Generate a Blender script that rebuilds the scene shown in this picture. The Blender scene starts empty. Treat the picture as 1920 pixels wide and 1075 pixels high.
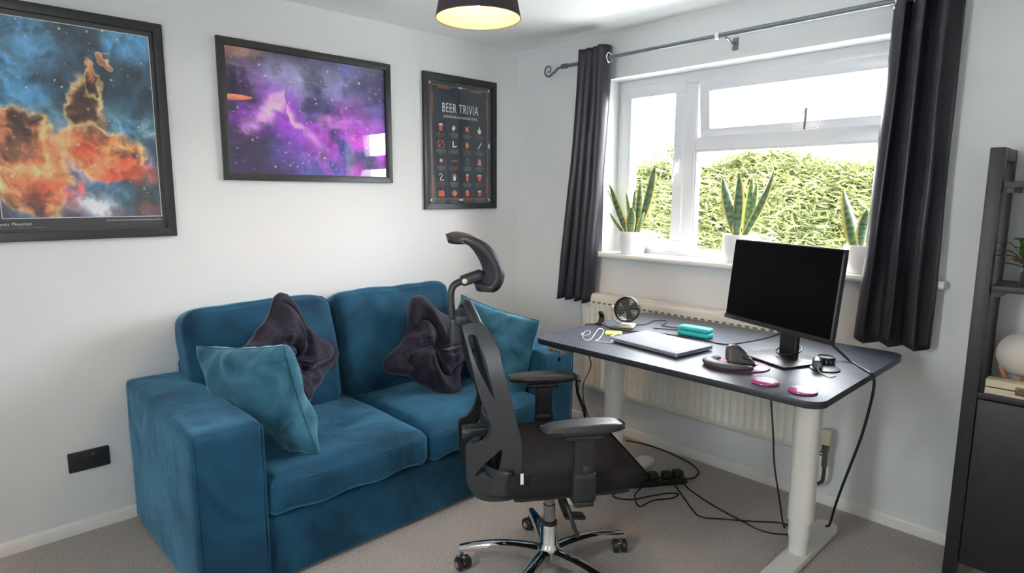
import bpy, bmesh, math, random
import numpy as np
from math import sin, cos, pi, radians, sqrt, atan2, exp
from mathutils import Vector, Matrix, noise

random.seed(7)
rng = np.random.default_rng(11)
SC = bpy.context.scene
COL = SC.collection

# ------------------------------------------------------------------ camera
CAM_POS = (-3.0008, -3.0965, 1.456)
YAW, PITCH, ROLL, FPX = 0.76114, 0.14715, 0.00371, 1155.9
fwd = Vector((sin(YAW)*cos(PITCH), cos(YAW)*cos(PITCH), -sin(PITCH)))
rgt = Vector((cos(YAW), -sin(YAW), 0)); upv = rgt.cross(fwd)
r2 = rgt*cos(ROLL) + upv*sin(ROLL); u2 = -rgt*sin(ROLL) + upv*cos(ROLL)
cd = bpy.data.cameras.new('camera'); cam = bpy.data.objects.new('camera', cd); COL.objects.link(cam)
cd.sensor_width = 36; cd.lens = FPX/1920*36; cd.clip_start = .05; cd.clip_end = 200
cam.matrix_world = Matrix(((r2.x, u2.x, -fwd.x, CAM_POS[0]), (r2.y, u2.y, -fwd.y, CAM_POS[1]), (r2.z, u2.z, -fwd.z, CAM_POS[2]), (0, 0, 0, 1)))
SC.camera = cam

# ------------------------------------------------------------------ sky, exposure
WORLD_STRENGTH = 9.0
EXPOSURE = 1.82
wd = bpy.data.worlds.new('overcast_sky'); SC.world = wd; wd.use_nodes = True
wn = wd.node_tree.nodes; bg = wn['Background']
bg.inputs[0].default_value = (0.90, 0.955, 1.0, 1); bg.inputs[1].default_value = WORLD_STRENGTH
vs = SC.view_settings
vs.view_transform = 'Standard'; vs.look = 'None'; vs.exposure = EXPOSURE; vs.gamma = 1; vs.use_curve_mapping = False
SC.cycles.diffuse_bounces = 8; SC.cycles.max_bounces = 14; SC.cycles.transparent_max_bounces = 16
SC.cycles.sample_clamp_indirect = 8
SC.cycles.caustics_reflective = False; SC.cycles.caustics_refractive = False
# light portal filling the window opening (guides the sky's own light, adds none)
ld = bpy.data.lights.new('window_portal', 'AREA'); ld.shape = 'RECTANGLE'; ld.size = 1.675; ld.size_y = 1.045
ld.cycles.is_portal = True
lo = bpy.data.objects.new('window_portal', ld); COL.objects.link(lo)
lo.location = (.283, -1.5825, 1.6075); lo.rotation_euler = (radians(90), 0, radians(90))

ld2 = bpy.data.lights.new('added_pane_portal', 'AREA'); ld2.shape = 'RECTANGLE'; ld2.size = .26; ld2.size_y = .62  # portal for the added door pane behind the camera
ld2.cycles.is_portal = True
lo2 = bpy.data.objects.new('added_pane_portal', ld2); COL.objects.link(lo2)
lo2.location = (-3.0, -3.692, 1.64); lo2.rotation_euler = (radians(90), 0, 0)
ld3 = bpy.data.lights.new('added_window_portal', 'AREA'); ld3.shape = 'RECTANGLE'; ld3.size = .4; ld3.size_y = 1.15  # portal for the added window in the left wall
ld3.cycles.is_portal = True
lo3 = bpy.data.objects.new('added_window_portal', ld3); COL.objects.link(lo3)
lo3.location = (-3.753, -1.9, 1.525); lo3.rotation_euler = (radians(90), 0, radians(-90))

# ------------------------------------------------------------------ helpers
def lin(c):
    return tuple(((x/255)/12.92 if x/255 <= .04045 else ((x/255+.055)/1.055)**2.4) for x in c)

MATS = {}
def mat(name, rgb, rough=.5, metal=0, spec=.5, sheen=0, sheen_tint=None, sheen_rough=.3, emit=None, emit_s=0, coat=0,
        bump=0, bump_scale=200, var=0, var_scale=20, attr=None, stretch=None, trans=0, detail=3, coord='Object'):
    m = bpy.data.materials.new(name); m.use_nodes = True
    nt = m.node_tree; b = nt.nodes['Principled BSDF']
    col = (*lin(rgb), 1)
    b.inputs['Base Color'].default_value = col
    b.inputs['Roughness'].default_value = rough; b.inputs['Metallic'].default_value = metal
    b.inputs['Specular IOR Level'].default_value = spec
    if sheen:
        b.inputs['Sheen Weight'].default_value = sheen; b.inputs['Sheen Roughness'].default_value = sheen_rough
        b.inputs['Sheen Tint'].default_value = (*lin(sheen_tint or rgb), 1)
    if coat: b.inputs['Coat Weight'].default_value = coat; b.inputs['Coat Roughness'].default_value = .08
    if emit: b.inputs['Emission Color'].default_value = (*lin(emit), 1); b.inputs['Emission Strength'].default_value = emit_s
    if trans: b.inputs['Transmission Weight'].default_value = trans
    tc = nt.nodes.new('ShaderNodeTexCoord'); src = tc.outputs[coord]
    if stretch:
        mp = nt.nodes.new('ShaderNodeMapping'); mp.inputs['Scale'].default_value = stretch
        nt.links.new(src, mp.inputs['Vector']); src = mp.outputs[0]
    if attr:
        a = nt.nodes.new('ShaderNodeAttribute'); a.attribute_name = attr
        nt.links.new(a.outputs['Color'], b.inputs['Base Color'])
    elif var:
        n = nt.nodes.new('ShaderNodeTexNoise'); n.inputs['Scale'].default_value = var_scale; n.inputs['Detail'].default_value = detail
        nt.links.new(src, n.inputs['Vector'])
        r = nt.nodes.new('ShaderNodeValToRGB')
        r.color_ramp.elements[0].position = .3; r.color_ramp.elements[1].position = .7
        r.color_ramp.elements[0].color = (*[max(0, x*(1-var)) for x in col[:3]], 1)
        r.color_ramp.elements[1].color = (*[min(1, x*(1+var)) for x in col[:3]], 1)
        nt.links.new(n.outputs['Fac'], r.inputs[0]); nt.links.new(r.outputs[0], b.inputs['Base Color'])
    if bump:
        n2 = nt.nodes.new('ShaderNodeTexNoise'); n2.inputs['Scale'].default_value = bump_scale; n2.inputs['Detail'].default_value = 3
        nt.links.new(src, n2.inputs['Vector'])
        bp = nt.nodes.new('ShaderNodeBump'); bp.inputs['Strength'].default_value = bump; bp.inputs['Distance'].default_value = .01
        nt.links.new(n2.outputs['Fac'], bp.inputs['Height']); nt.links.new(bp.outputs[0], b.inputs['Normal'])
    MATS[name] = m
    return m

def glass_mat(name, ior=1.5, tint=(1, 1, 1), rough=0.0):
    m = bpy.data.materials.new(name); m.use_nodes = True; nt = m.node_tree
    for n in list(nt.nodes): nt.nodes.remove(n)
    out = nt.nodes.new('ShaderNodeOutputMaterial'); mx = nt.nodes.new('ShaderNodeMixShader')
    t = nt.nodes.new('ShaderNodeBsdfTransparent'); t.inputs[0].default_value = (*tint, 1)
    g = nt.nodes.new('ShaderNodeBsdfGlossy'); g.inputs['Roughness'].default_value = rough
    f = nt.nodes.new('ShaderNodeFresnel')
    # thin sheet: the same air-to-glass reflectance on both faces (the node inverts the index on back faces)
    ge = nt.nodes.new('ShaderNodeNewGeometry'); mr = nt.nodes.new('ShaderNodeMapRange')
    mr.inputs['To Min'].default_value = ior; mr.inputs['To Max'].default_value = 1/ior
    nt.links.new(ge.outputs['Backfacing'], mr.inputs['Value']); nt.links.new(mr.outputs['Result'], f.inputs[0])
    nt.links.new(f.outputs[0], mx.inputs[0]); nt.links.new(t.outputs[0], mx.inputs[1]); nt.links.new(g.outputs[0], mx.inputs[2])
    nt.links.new(mx.outputs[0], out.inputs[0]); MATS[name] = m
    return m

def mesh_fabric_mat(name, rgb, alpha):
    m = mat(name, rgb, rough=.7)
    nt = m.node_tree; b = nt.nodes['Principled BSDF']; out = nt.nodes['Material Output']
    t = nt.nodes.new('ShaderNodeBsdfTransparent'); mx = nt.nodes.new('ShaderNodeMixShader'); mx.inputs[0].default_value = alpha
    nt.links.new(t.outputs[0], mx.inputs[1]); nt.links.new(b.outputs[0], mx.inputs[2]); nt.links.new(mx.outputs[0], out.inputs[0])
    return m

class MB:
    """collects vertices and faces, builds ONE mesh object"""
    def __init__(s): s.v = []; s.f = []; s.c = None
    def add(s, vf, M=None):
        v, f = vf; n = len(s.v)
        s.v += [tuple(M @ Vector(p)) for p in v] if M is not None else [tuple(p) for p in v]
        s.f += [tuple(i+n for i in q) for q in f]
        return s
    def build(s, name, material, parent=None, smooth=40, local=True, bevel=0, bseg=2, colors=None, subdiv=0, wn=False):
        me = bpy.data.meshes.new(name); me.from_pydata(s.v, [], s.f)
        if bevel:
            bm = bmesh.new(); bm.from_mesh(me)
            bmesh.ops.bevel(bm, geom=[e for e in bm.edges if e.is_manifold and e.calc_face_angle(0) > .5], offset=bevel, segments=bseg, affect='EDGES', profile=.6, clamp_overlap=True)
            bm.to_mesh(me); bm.free()
        if colors is not None:
            ca = me.color_attributes.new('Col', 'FLOAT_COLOR', 'POINT')
            a = np.ones((len(me.vertices), 4), np.float32); a[:, :3] = colors; ca.data.foreach_set('color', a.ravel())
        me.validate(); me.update()
        return link_mesh(name, me, material, parent, smooth, local)

def link_mesh(name, me, material, parent=None, smooth=40, local=True):
    if smooth and len(me.polygons):
        me.polygons.foreach_set('use_smooth', [True]*len(me.polygons))
        if smooth < 180: me.set_sharp_from_angle(angle=radians(smooth))
    me.materials.append(MATS[material] if isinstance(material, str) else material)
    o = bpy.data.objects.new(name, me); COL.objects.link(o)
    if parent is not None:
        o.parent = parent
        if not local: o.matrix_parent_inverse = abs_matrix(parent).inverted()
    return o

def abs_matrix(o):
    m = o.matrix_basis.copy()
    while o.parent: m = o.parent.matrix_basis @ o.matrix_parent_inverse @ m; o = o.parent
    return m

def tag(o, label=None, cat=None, group=None, kind=None):
    if label: o['label'] = label
    if cat: o['category'] = cat
    if group: o['group'] = group
    if kind: o['kind'] = kind
    return o

def thing(name, label, cat, loc=(0, 0, 0), rz=0, group=None, kind=None):
    o = bpy.data.objects.new(name, None); COL.objects.link(o)
    o.location = loc; o.rotation_euler = (0, 0, rz); o.empty_display_size = .05
    return tag(o, label, cat, group, kind)

def struct(name, vf, material, parent=None, bevel=0, smooth=30):
    o = MB().add(vf).build(name, material, parent, smooth, False, bevel)
    if parent is None: o['kind'] = 'structure'
    return o

def box(x0, x1, y0, y1, z0, z1):
    x0, x1 = min(x0, x1), max(x0, x1); y0, y1 = min(y0, y1), max(y0, y1); z0, z1 = min(z0, z1), max(z0, z1)
    v = [(x, y, z) for z in (z0, z1) for y in (y0, y1) for x in (x0, x1)]
    return v, [(0, 2, 3, 1), (4, 5, 7, 6), (0, 1, 5, 4), (2, 6, 7, 3), (0, 4, 6, 2), (1, 3, 7, 5)]

def rbox(sx, sy, sz, r, n=10, deform=None):
    """rounded box centred at 0, n cells a side; deform(u,v,w,p)->p with u,v,w in -1..1"""
    h = (sx/2, sy/2, sz/2); r = min(r, *h); verts = {}; V = []; F = []
    ts = [-cos(pi*i/n)*.55 + (-1+2*i/n)*.45 for i in range(n+1)]
    def vid(key, p):
        k = tuple(round(x, 5) for x in p)
        if k in verts: return verts[k]
        q = [p[i]*h[i] for i in range(3)]
        inn = [max(-(h[i]-r), min(h[i]-r, q[i])) for i in range(3)]
        d = Vector([q[i]-inn[i] for i in range(3)])
        w = Vector(inn) + (d.normalized()*r if d.length > 1e-9 else d)
        if deform: w = Vector(deform(p[0], p[1], p[2], w))
        verts[k] = len(V); V.append(tuple(w)); return verts[k]
    for ax in range(3):
        for sg in (-1, 1):
            a, b = (ax+1) % 3, (ax+2) % 3
            g = []
            for i in range(n+1):
                row = []
                for j in range(n+1):
                    p = [0, 0, 0]; p[ax] = sg; p[a] = ts[i]; p[b] = ts[j]; row.append(vid(None, p))
                g.append(row)
            for i in range(n):
                for j in range(n):
                    q = (g[i][j], g[i+1][j], g[i+1][j+1], g[i][j+1])
                    F.append(q if sg > 0 else q[::-1])
    return V, F

def catmull(P, k=6, closed=False):
    P = [Vector(p) for p in P]; n = len(P); out = []
    seg = n if closed else n-1
    for i in range(seg):
        p0 = P[(i-1) % n] if closed or i > 0 else P[0]*2-P[1]
        p1 = P[i]; p2 = P[(i+1) % n]
        p3 = P[(i+2) % n] if closed or i+2 < n else P[-1]*2-P[-2]
        for j in range(k):
            t = j/k
            out.append(.5*((2*p1)+(p2-p0)*t+(2*p0-5*p1+4*p2-p3)*t*t+(3*p1-p0-3*p2+p3)*t**3))
    if not closed: out.append(P[-1])
    return out

def tube(P, r, n=8, closed=False, flat=None, up=None):
    """sweep a circle (or an ellipse: flat=(a,b) factors) along P; r scalar or list"""
    P = [Vector(p) for p in P]; m = len(P); V = []; F = []
    R = r if isinstance(r, (list, tuple)) else [r]*m
    prev = None
    for i in range(m):
        t = (P[(i+1) % m]-P[(i-1) % m]) if closed else (P[min(i+1, m-1)]-P[max(i-1, 0)])
        if t.length < 1e-9: t = Vector((0, 0, 1))
        t.normalize()
        if up is not None:
            a = Vector(up) - t*Vector(up).dot(t)
            a = a.normalized() if a.length > 1e-6 else (prev or Vector((1, 0, 0)))
        elif prev is None:
            a = t.orthogonal().normalized()
        else:
            a = prev - t*prev.dot(t); a = a.normalized() if a.length > 1e-6 else t.orthogonal().normalized()
        prev = a; b = t.cross(a)
        fa, fb = flat if flat else (1, 1)
        for j in range(n):
            th = 2*pi*j/n; V.append(tuple(P[i] + (a*cos(th)*fa + b*sin(th)*fb)*R[i]))
    for i in range(m if closed else m-1):
        for j in range(n):
            a0 = i*n+j; a1 = i*n+(j+1) % n; b0 = ((i+1) % m)*n+j; b1 = ((i+1) % m)*n+(j+1) % n
            F.append((a0, a1, b1, b0))
    if not closed:
        F.append(tuple(range(n-1, -1, -1))); F.append(tuple((m-1)*n+j for j in range(n)))
    return V, F

def lathe(prof, n=32, cap0=True, cap1=True):
    V = []; F = []
    for r, z in prof:
        for j in range(n): V.append((r*cos(2*pi*j/n), r*sin(2*pi*j/n), z))
    for i in range(len(prof)-1):
        for j in range(n):
            F.append((i*n+j, i*n+(j+1) % n, (i+1)*n+(j+1) % n, (i+1)*n+j))
    if cap0: F.append(tuple(range(n-1, -1, -1)))
    if cap1: F.append(tuple((len(prof)-1)*n+j for j in range(n)))
    return V, F

def prism(poly, h0, h1, ax='z'):
    """extrude a 2-D outline (ccw) between h0 and h1 along an axis"""
    def P(a, b, h): return {'z': (a, b, h), 'y': (a, h, b), 'x': (h, a, b)}[ax]
    n = len(poly)
    V = [P(a, b, h0) for a, b in poly] + [P(a, b, h1) for a, b in poly]
    F = [tuple(range(n-1, -1, -1)), tuple(range(n, 2*n))] + [(i, (i+1) % n, n+(i+1) % n, n+i) for i in range(n)]
    if ax == 'y': F = [f[::-1] for f in F]
    return V, F

def rrect(x0, x1, y0, y1, r, k=6):
    out = []
    for cx, cy, a in ((x1-r, y1-r, 0), (x0+r, y1-r, 90), (x0+r, y0+r, 180), (x1-r, y0+r, 270)):
        for i in range(k+1):
            t = radians(a+90*i/k); out.append((cx+r*cos(t), cy+r*sin(t)))
    return out

def sheet(fn, nu, nv, th, closed_u=False):
    """thick surface: fn(u,v) for u,v in 0..1, thickened by th along its normal"""
    def N(u, v):
        e = 1e-3
        du = Vector(fn(min(u+e, 1), v))-Vector(fn(max(u-e, 0), v)); dv = Vector(fn(u, min(v+e, 1)))-Vector(fn(u, max(v-e, 0)))
        c = du.cross(dv); return c.normalized() if c.length > 1e-12 else Vector((0, 0, 1))
    V = []; F = []; k = (nu+1)*(nv+1)
    for s in (1, -1):
        for i in range(nu+1):
            for j in range(nv+1):
                u, v = i/nu, j/nv; V.append(tuple(Vector(fn(u, v))+N(u, v)*(th/2*s)))
    I = lambda s, i, j: s*k+i*(nv+1)+j
    for i in range(nu):
        for j in range(nv):
            F.append((I(0, i, j), I(0, i+1, j), I(0, i+1, j+1), I(0, i, j+1)))
            F.append((I(1, i, j), I(1, i, j+1), I(1, i+1, j+1), I(1, i+1, j)))
    for i in range(nu):
        F.append((I(0, i, 0), I(1, i, 0), I(1, i+1, 0), I(0, i+1, 0)))
        F.append((I(0, i, nv), I(0, i+1, nv), I(1, i+1, nv), I(1, i, nv)))
    for j in range(nv):
        F.append((I(0, 0, j), I(0, 0, j+1), I(1, 0, j+1), I(1, 0, j)))
        F.append((I(0, nu, j), I(1, nu, j), I(1, nu, j+1), I(0, nu, j+1)))
    return V, F

def pillow(w, h, t, n=26, pinch=.06, wr=.006, seed=0, pw=2.4, crease=0):
    """soft square cushion in the local xz plane, thickness along y; returns (mesh, seam loop)"""
    V = []; F = []
    def outline(u, v):
        k = 1 - pinch*(1-v*v)*abs(u)**3 if True else 1
        x = w/2*u*(1-pinch*(1-abs(v)**2)*abs(u)**2); z = h/2*v*(1-pinch*(1-abs(u)**2)*abs(v)**2)
        return x, z
    def pt(u, v, s):
        x, z = outline(u, v)
        e = max(0, (1-abs(u)**pw))*max(0, (1-abs(v)**pw))
        y = s*t/2*e**.42
        nz = noise.noise(Vector((x*7+seed, z*7, s*3+seed)))*wr*2 + noise.noise(Vector((x*22+seed, z*9, s*5)))*wr*.8
        rim = max(0, 1-e*1.6)
        y += s*(nz*(.5+rim)*(e**.3))
        # creases pulling in from the corners and seams
        an = atan2(v, u); y += s*wr*.45*sin(an*9+seed*3+2.5*noise.noise(Vector((u*2, v*2, seed))))*rim*(e**.35)
        return (x, y, z)
    ts = [sin(pi/2*(-1+2*i/n))*.6+(-1+2*i/n)*.4 for i in range(n+1)]
    idx = {}
    for s in (1, -1):
        for i, u in enumerate(ts):
            for j, v in enumerate(ts):
                edge = i in (0, n) or j in (0, n)
                k = (0 if edge else s, i, j)
                if k not in idx: idx[k] = len(V); V.append(pt(u, v, s))
    g = lambda s, i, j: idx[(0 if (i in (0, n) or j in (0, n)) else s, i, j)]
    for i in range(n):
        for j in range(n):
            F.append((g(1, i, j), g(1, i, j+1), g(1, i+1, j+1), g(1, i+1, j)))
            F.append((g(-1, i, j), g(-1, i+1, j), g(-1, i+1, j+1), g(-1, i, j+1)))
    loop = [(ts[i], -1) for i in range(n)]+[(1, ts[i]) for i in range(n)]+[(ts[n-i], 1) for i in range(n)]+[(-1, ts[n-i]) for i in range(n)]
    seam = [(outline(u, v)[0], 0, outline(u, v)[1]) for u, v in loop]
    return (V, F), seam

def text_mesh(s, size, align='LEFT', extrude=.0004, space=1.0, shear=0):
    cu = bpy.data.curves.new('t', 'FONT'); cu.body = s; cu.size = size; cu.align_x = align; cu.extrude = extrude
    cu.space_character = space; cu.resolution_u = 3; cu.shear = shear
    o = bpy.data.objects.new('t', cu); COL.objects.link(o)
    dg = bpy.context.evaluated_depsgraph_get(); me = bpy.data.meshes.new_from_object(o.evaluated_get(dg))
    bpy.data.objects.remove(o); bpy.data.curves.remove(cu); me.materials.clear()
    return me

def Rz(a): return Matrix.Rotation(a, 4, 'Z')
def Rx(a): return Matrix.Rotation(a, 4, 'X')
def Ry(a): return Matrix.Rotation(a, 4, 'Y')
def Tr(*p): return Matrix.Translation(p[0] if len(p) == 1 else p)
def fbm(x, y, seed, oct=5, ridged=False):
    """vectorised value noise"""
    out = np.zeros_like(x); amp = .5; tot = 0
    r = np.random.default_rng(seed)
    for o in range(oct):
        T = r.random((64, 64)); fx = x*2**o+o*17.3+1000; fy = y*2**o+o*9.1+1000
        ix = np.floor(fx).astype(int); iy = np.floor(fy).astype(int); u = fx-ix; v = fy-iy
        u = u*u*(3-2*u); v = v*v*(3-2*v)
        g = lambda a, b: T[a % 64, b % 64]
        n = (g(ix, iy)*(1-u)+g(ix+1, iy)*u)*(1-v)+(g(ix, iy+1)*(1-u)+g(ix+1, iy+1)*u)*v
        if ridged: n = 1-np.abs(2*n-1)
        out += n*amp; tot += amp; amp *= .5
    return out/tot

# ------------------------------------------------------------------ materials
mat('wall_paint', (226, 228, 228), rough=.85, spec=.25, bump=.06, bump_scale=260)
mat('ceiling_paint', (242, 243, 243), rough=.9, spec=.2, bump=.05, bump_scale=180)
mat('gloss_white', (236, 233, 226), rough=.35)
mat('upvc', (222, 223, 226), rough=.25)
mat('carpet', (206, 196, 187), rough=1, spec=.05, var=.42, var_scale=190, bump=1, bump_scale=260, sheen=.15, detail=6)
def velvet_mat(name, dark, light, sheen_tint, sheen=1.0, sc=5.0):
    """brushed velvet: nap direction varies in soft patches, so base and sheen vary with it"""
    m = mat(name, dark, rough=.7, spec=.15, sheen=sheen, sheen_tint=sheen_tint, sheen_rough=.42)
    nt = m.node_tree; b = nt.nodes['Principled BSDF']; tc = [n for n in nt.nodes if n.type == 'TEX_COORD'][0]
    n1 = nt.nodes.new('ShaderNodeTexNoise'); n1.inputs['Scale'].default_value = sc; n1.inputs['Detail'].default_value = 4; n1.inputs['Distortion'].default_value = 1.2
    r1 = nt.nodes.new('ShaderNodeValToRGB'); e = r1.color_ramp.elements
    e[0].position = .36; e[1].position = .68; e[0].color = (*lin(dark), 1); e[1].color = (*lin(light), 1)
    mu = nt.nodes.new('ShaderNodeMath'); mu.operation = 'MULTIPLY_ADD'; mu.inputs[1].default_value = 1.2*sheen; mu.inputs[2].default_value = sheen*.25
    n2 = nt.nodes.new('ShaderNodeTexNoise'); n2.inputs['Scale'].default_value = sc*4; n2.inputs['Detail'].default_value = 2
    bp = nt.nodes.new('ShaderNodeBump'); bp.inputs['Strength'].default_value = .28; bp.inputs['Distance'].default_value = .012
    L = nt.links.new
    L(tc.outputs['Object'], n1.inputs['Vector']); L(tc.outputs['Object'], n2.inputs['Vector']); L(n1.outputs['Fac'], r1.inputs[0]); L(r1.outputs[0], b.inputs['Base Color'])
    L(n1.outputs['Fac'], mu.inputs[0]); L(mu.outputs[0], b.inputs['Sheen Weight']); L(n2.outputs['Fac'], bp.inputs['Height']); L(bp.outputs[0], b.inputs['Normal'])
    return m
velvet_mat('velvet', (18, 53, 74), (29, 78, 104), (120, 182, 215), 1.0, 3.4)
velvet_mat('velvet_light', (32, 74, 92), (62, 112, 132), (150, 205, 225), 1.0, 6)
velvet_mat('velvet_dark', (28, 27, 35), (46, 45, 56), (150, 140, 165), .8, 9)
mat('black_frame', (44, 45, 47), rough=.4, bump=.03, bump_scale=90)
mat('black_plastic', (36, 36, 38), rough=.42)
mat('dark_plastic', (46, 47, 49), rough=.46)
mat('black_fabric', (38, 35, 36), rough=.9, spec=.15, sheen=.2, sheen_tint=(110, 105, 108), bump=.15, bump_scale=500)
mat('pad_rubber', (46, 46, 49), rough=.36)
mat('chrome', (215, 215, 215), rough=.07, metal=1)
mat('steel', (160, 162, 166), rough=.25, metal=1)
mat('rod_metal', (124, 130, 136), rough=.35, metal=.6)
mat('brass_old', (120, 104, 80), rough=.4, metal=1)
mat('desk_white', (226, 224, 216), rough=.4)
mat('desk_top', (72, 76, 88), rough=.42, spec=.55, var=.3, var_scale=9, stretch=(8, 1, 1), bump=.06, bump_scale=40)
mat('desk_edge', (42, 44, 50), rough=.4)
mat('curtain', (43, 41, 48), rough=.36, spec=.5, sheen=.25, sheen_tint=(120, 115, 140), sheen_rough=.3, bump=.04, bump_scale=60)
mat('radiator', (226, 222, 209), rough=.35)
mat('slot_dark', (120, 115, 105), rough=.7)
mat('shelf_black', (40, 39, 41), rough=.42, var=.18, var_scale=14, stretch=(6, 6, .6), bump=.08, bump_scale=60)
mat('screen', (2, 2, 2), rough=.35, spec=.08)
mat('monitor_body', (28, 28, 30), rough=.45)
mat('silver', (196, 198, 202), rough=.32, metal=.85)
mat('laptop_lid', (150, 153, 163), rough=.6, metal=.1, spec=.2)
mat('laptop_mark', (168, 171, 178), rough=.3, metal=.5)
mat('red_line', (186, 28, 48), rough=.4)
mat('teal_plastic', (52, 192, 190), rough=.5)
mat('note_yellow', (214, 226, 112), rough=.8)
mat('white_plastic', (236, 236, 236), rough=.3)
mat('cream_plastic', (214, 206, 180), rough=.4)
mat('grey_plastic', (128, 124, 122), rough=.4)
mat('cable', (22, 22, 23), rough=.5)
mat('copper_pipe', (92, 74, 58), rough=.45, metal=.4)
mat('pot_white', (240, 240, 242), rough=.4)
mat('soil', (64, 50, 40), rough=1, bump=.8, bump_scale=90)
mat('leaf_attr', (255, 255, 255), rough=.45, attr='Col')
mat('print_attr', (255, 255, 255), rough=.55, attr='Col')
mat('hedge_attr', (255, 255, 255), rough=.7, attr='Col')
mat('hedge_core', (40, 50, 22), rough=1)
mat('paving', (216, 214, 208), rough=.9, var=.08, var_scale=3)
mat('grass', (70, 84, 40), rough=1, var=.2, var_scale=6)
mat('roof_tile', (104, 62, 50), rough=.85, var=.15, var_scale=12)
mat('brick_wall', (176, 134, 112), rough=.9, var=.15, var_scale=8)
mat('print_black', (44, 46, 52), rough=.6)
mat('print_slate', (52, 62, 74), rough=.55)
mat('print_white', (238, 238, 234), rough=.6)
mat('print_pale', (170, 158, 172), rough=.3)
mat('print_grey', (134, 138, 142), rough=.6)
mat('print_orange', (226, 116, 66), rough=.6)
mat('print_bronze', (136, 100, 80), rough=.6)
mat('shade_outer', (42, 42, 50), rough=.8, bump=.1, bump_scale=300)
mat('shade_inner', (206, 160, 108), rough=.8)
mat('bulb', (255, 240, 215), emit=(255, 206, 140), emit_s=130)
mat('moon', (214, 206, 196), rough=.8, var=.07, var_scale=16, bump=.25, bump_scale=18)
mat('wood_pale', (212, 200, 172), rough=.6, var=.1, var_scale=10, stretch=(1, 1, 9))
mat('wood_orange', (204, 140, 98), rough=.55, var=.1, var_scale=12)
mat('jar_glass', (60, 62, 66), rough=.12, spec=.8)
mat('coaster_pink', (184, 62, 132), rough=.25, var=.35, var_scale=30, coat=.6)
mat('pad_pink', (150, 62, 122), rough=.4, var=.5, var_scale=14)
mat('mouse_body', (70, 68, 68), rough=.45)
mat('white_tag', (232, 226, 224), rough=.6)
glass_mat('pane', 1.45)
glass_mat('picture_glass', 1.52)
mesh_fabric_mat('mesh_fabric', (58, 58, 62), .62)

# ------------------------------------------------------------------ room shell
H = 2.4; XL = -3.5; YB = -3.6; WT = .28
struct('floor', box(XL-.1, .30, YB-.1, .12, -.1, 0), 'carpet')
struct('ceiling', box(XL-.1, .30, YB-.1, .12, H, H+.12), 'ceiling_paint')
struct('wall_back', box(XL-.1, .30, 0, .12, 0, H), 'wall_paint')
# left wall (behind the camera's shoulder) with an unseen window added to brighten the room
WY0, WY1, WZ0, WZ1 = -2.1, -1.7, .95, 2.1
m = MB()
for b in (box(XL-.25, XL, YB-.1, WY0, 0, H), box(XL-.25, XL, WY1, 0, 0, H), box(XL-.25, XL, WY0, WY1, 0, WZ0), box(XL-.25, XL, WY0, WY1, WZ1, H)): m.add(b)
o = m.build('wall_left', 'wall_paint', None, 0); o['kind'] = 'structure'
# wall behind the camera with an unseen glazed door added to lift the light
GX0, GX1, GZ1 = -3.42, -2.58, 2.1
m = MB()
for b in (box(XL, GX0, YB-.12, YB, 0, H), box(GX1, .30, YB-.12, YB, 0, H), box(GX0, GX1, YB-.12, YB, GZ1, H)): m.add(b)
o = m.build('wall_front', 'wall_paint', None, 0); o['kind'] = 'structure'
# window wall: four pieces of one mesh round the opening
OY0, OY1, OZ0, OZ1 = -2.42, -.745, 1.085, 2.13
m = MB()
m.add(box(0, WT, YB, OY0, 0, H)); m.add(box(0, WT, OY1, 0, 0, H))
m.add(box(0, WT, OY0, OY1, 0, OZ0)); m.add(box(0, WT, OY0, OY1, OZ1, H))
o = m.build('wall_right', 'wall_paint', None, 0); o['kind'] = 'structure'
# skirting with a rounded top
def skirt(name, a, b, ax):
    pr = [(0, 0), (.016, 0), (.016, .042), (.012, .05), (.006, .054), (0, .055)]
    if ax == 'x': vf = prism([(-p, z) for p, z in pr][::-1], a, b, 'x')
    else:
        V, F = prism([(-p, z) for p, z in pr], a, b, 'y'); vf = (V, F)
    struct(name, vf, 'gloss_white')
skirt('baseboard_back', XL, 0, 'x'); skirt('baseboard_right', YB, -.016, 'y')
struct('baseboard_left', box(XL, XL+.016, YB, -.016, 0, .055), 'gloss_white')
# white panelled wardrobe doors behind the camera (seen only as reflections)
w = thing('door_1', None, None, (-1.75, YB, 0), kind='structure')
MB().add(box(-2.2, -1.2, YB, YB+.03, 0, 2.05)).build('frame', 'gloss_white', w, 30, False)
for k in range(2):
    d = MB().add(box(-2.14+.46*k, -1.72+.46*k, YB+.03, YB+.055, .02, 2.0)).build('door_leaf', 'gloss_white', w, 30, False, bevel=.004)
    for zz in (.15, 1.1):
        MB().add(box(-2.08+.46*k, -1.78+.46*k, YB+.055, YB+.062, zz, zz+.75)).build('panel', 'gloss_white', d, 30, False, bevel=.003)

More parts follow.
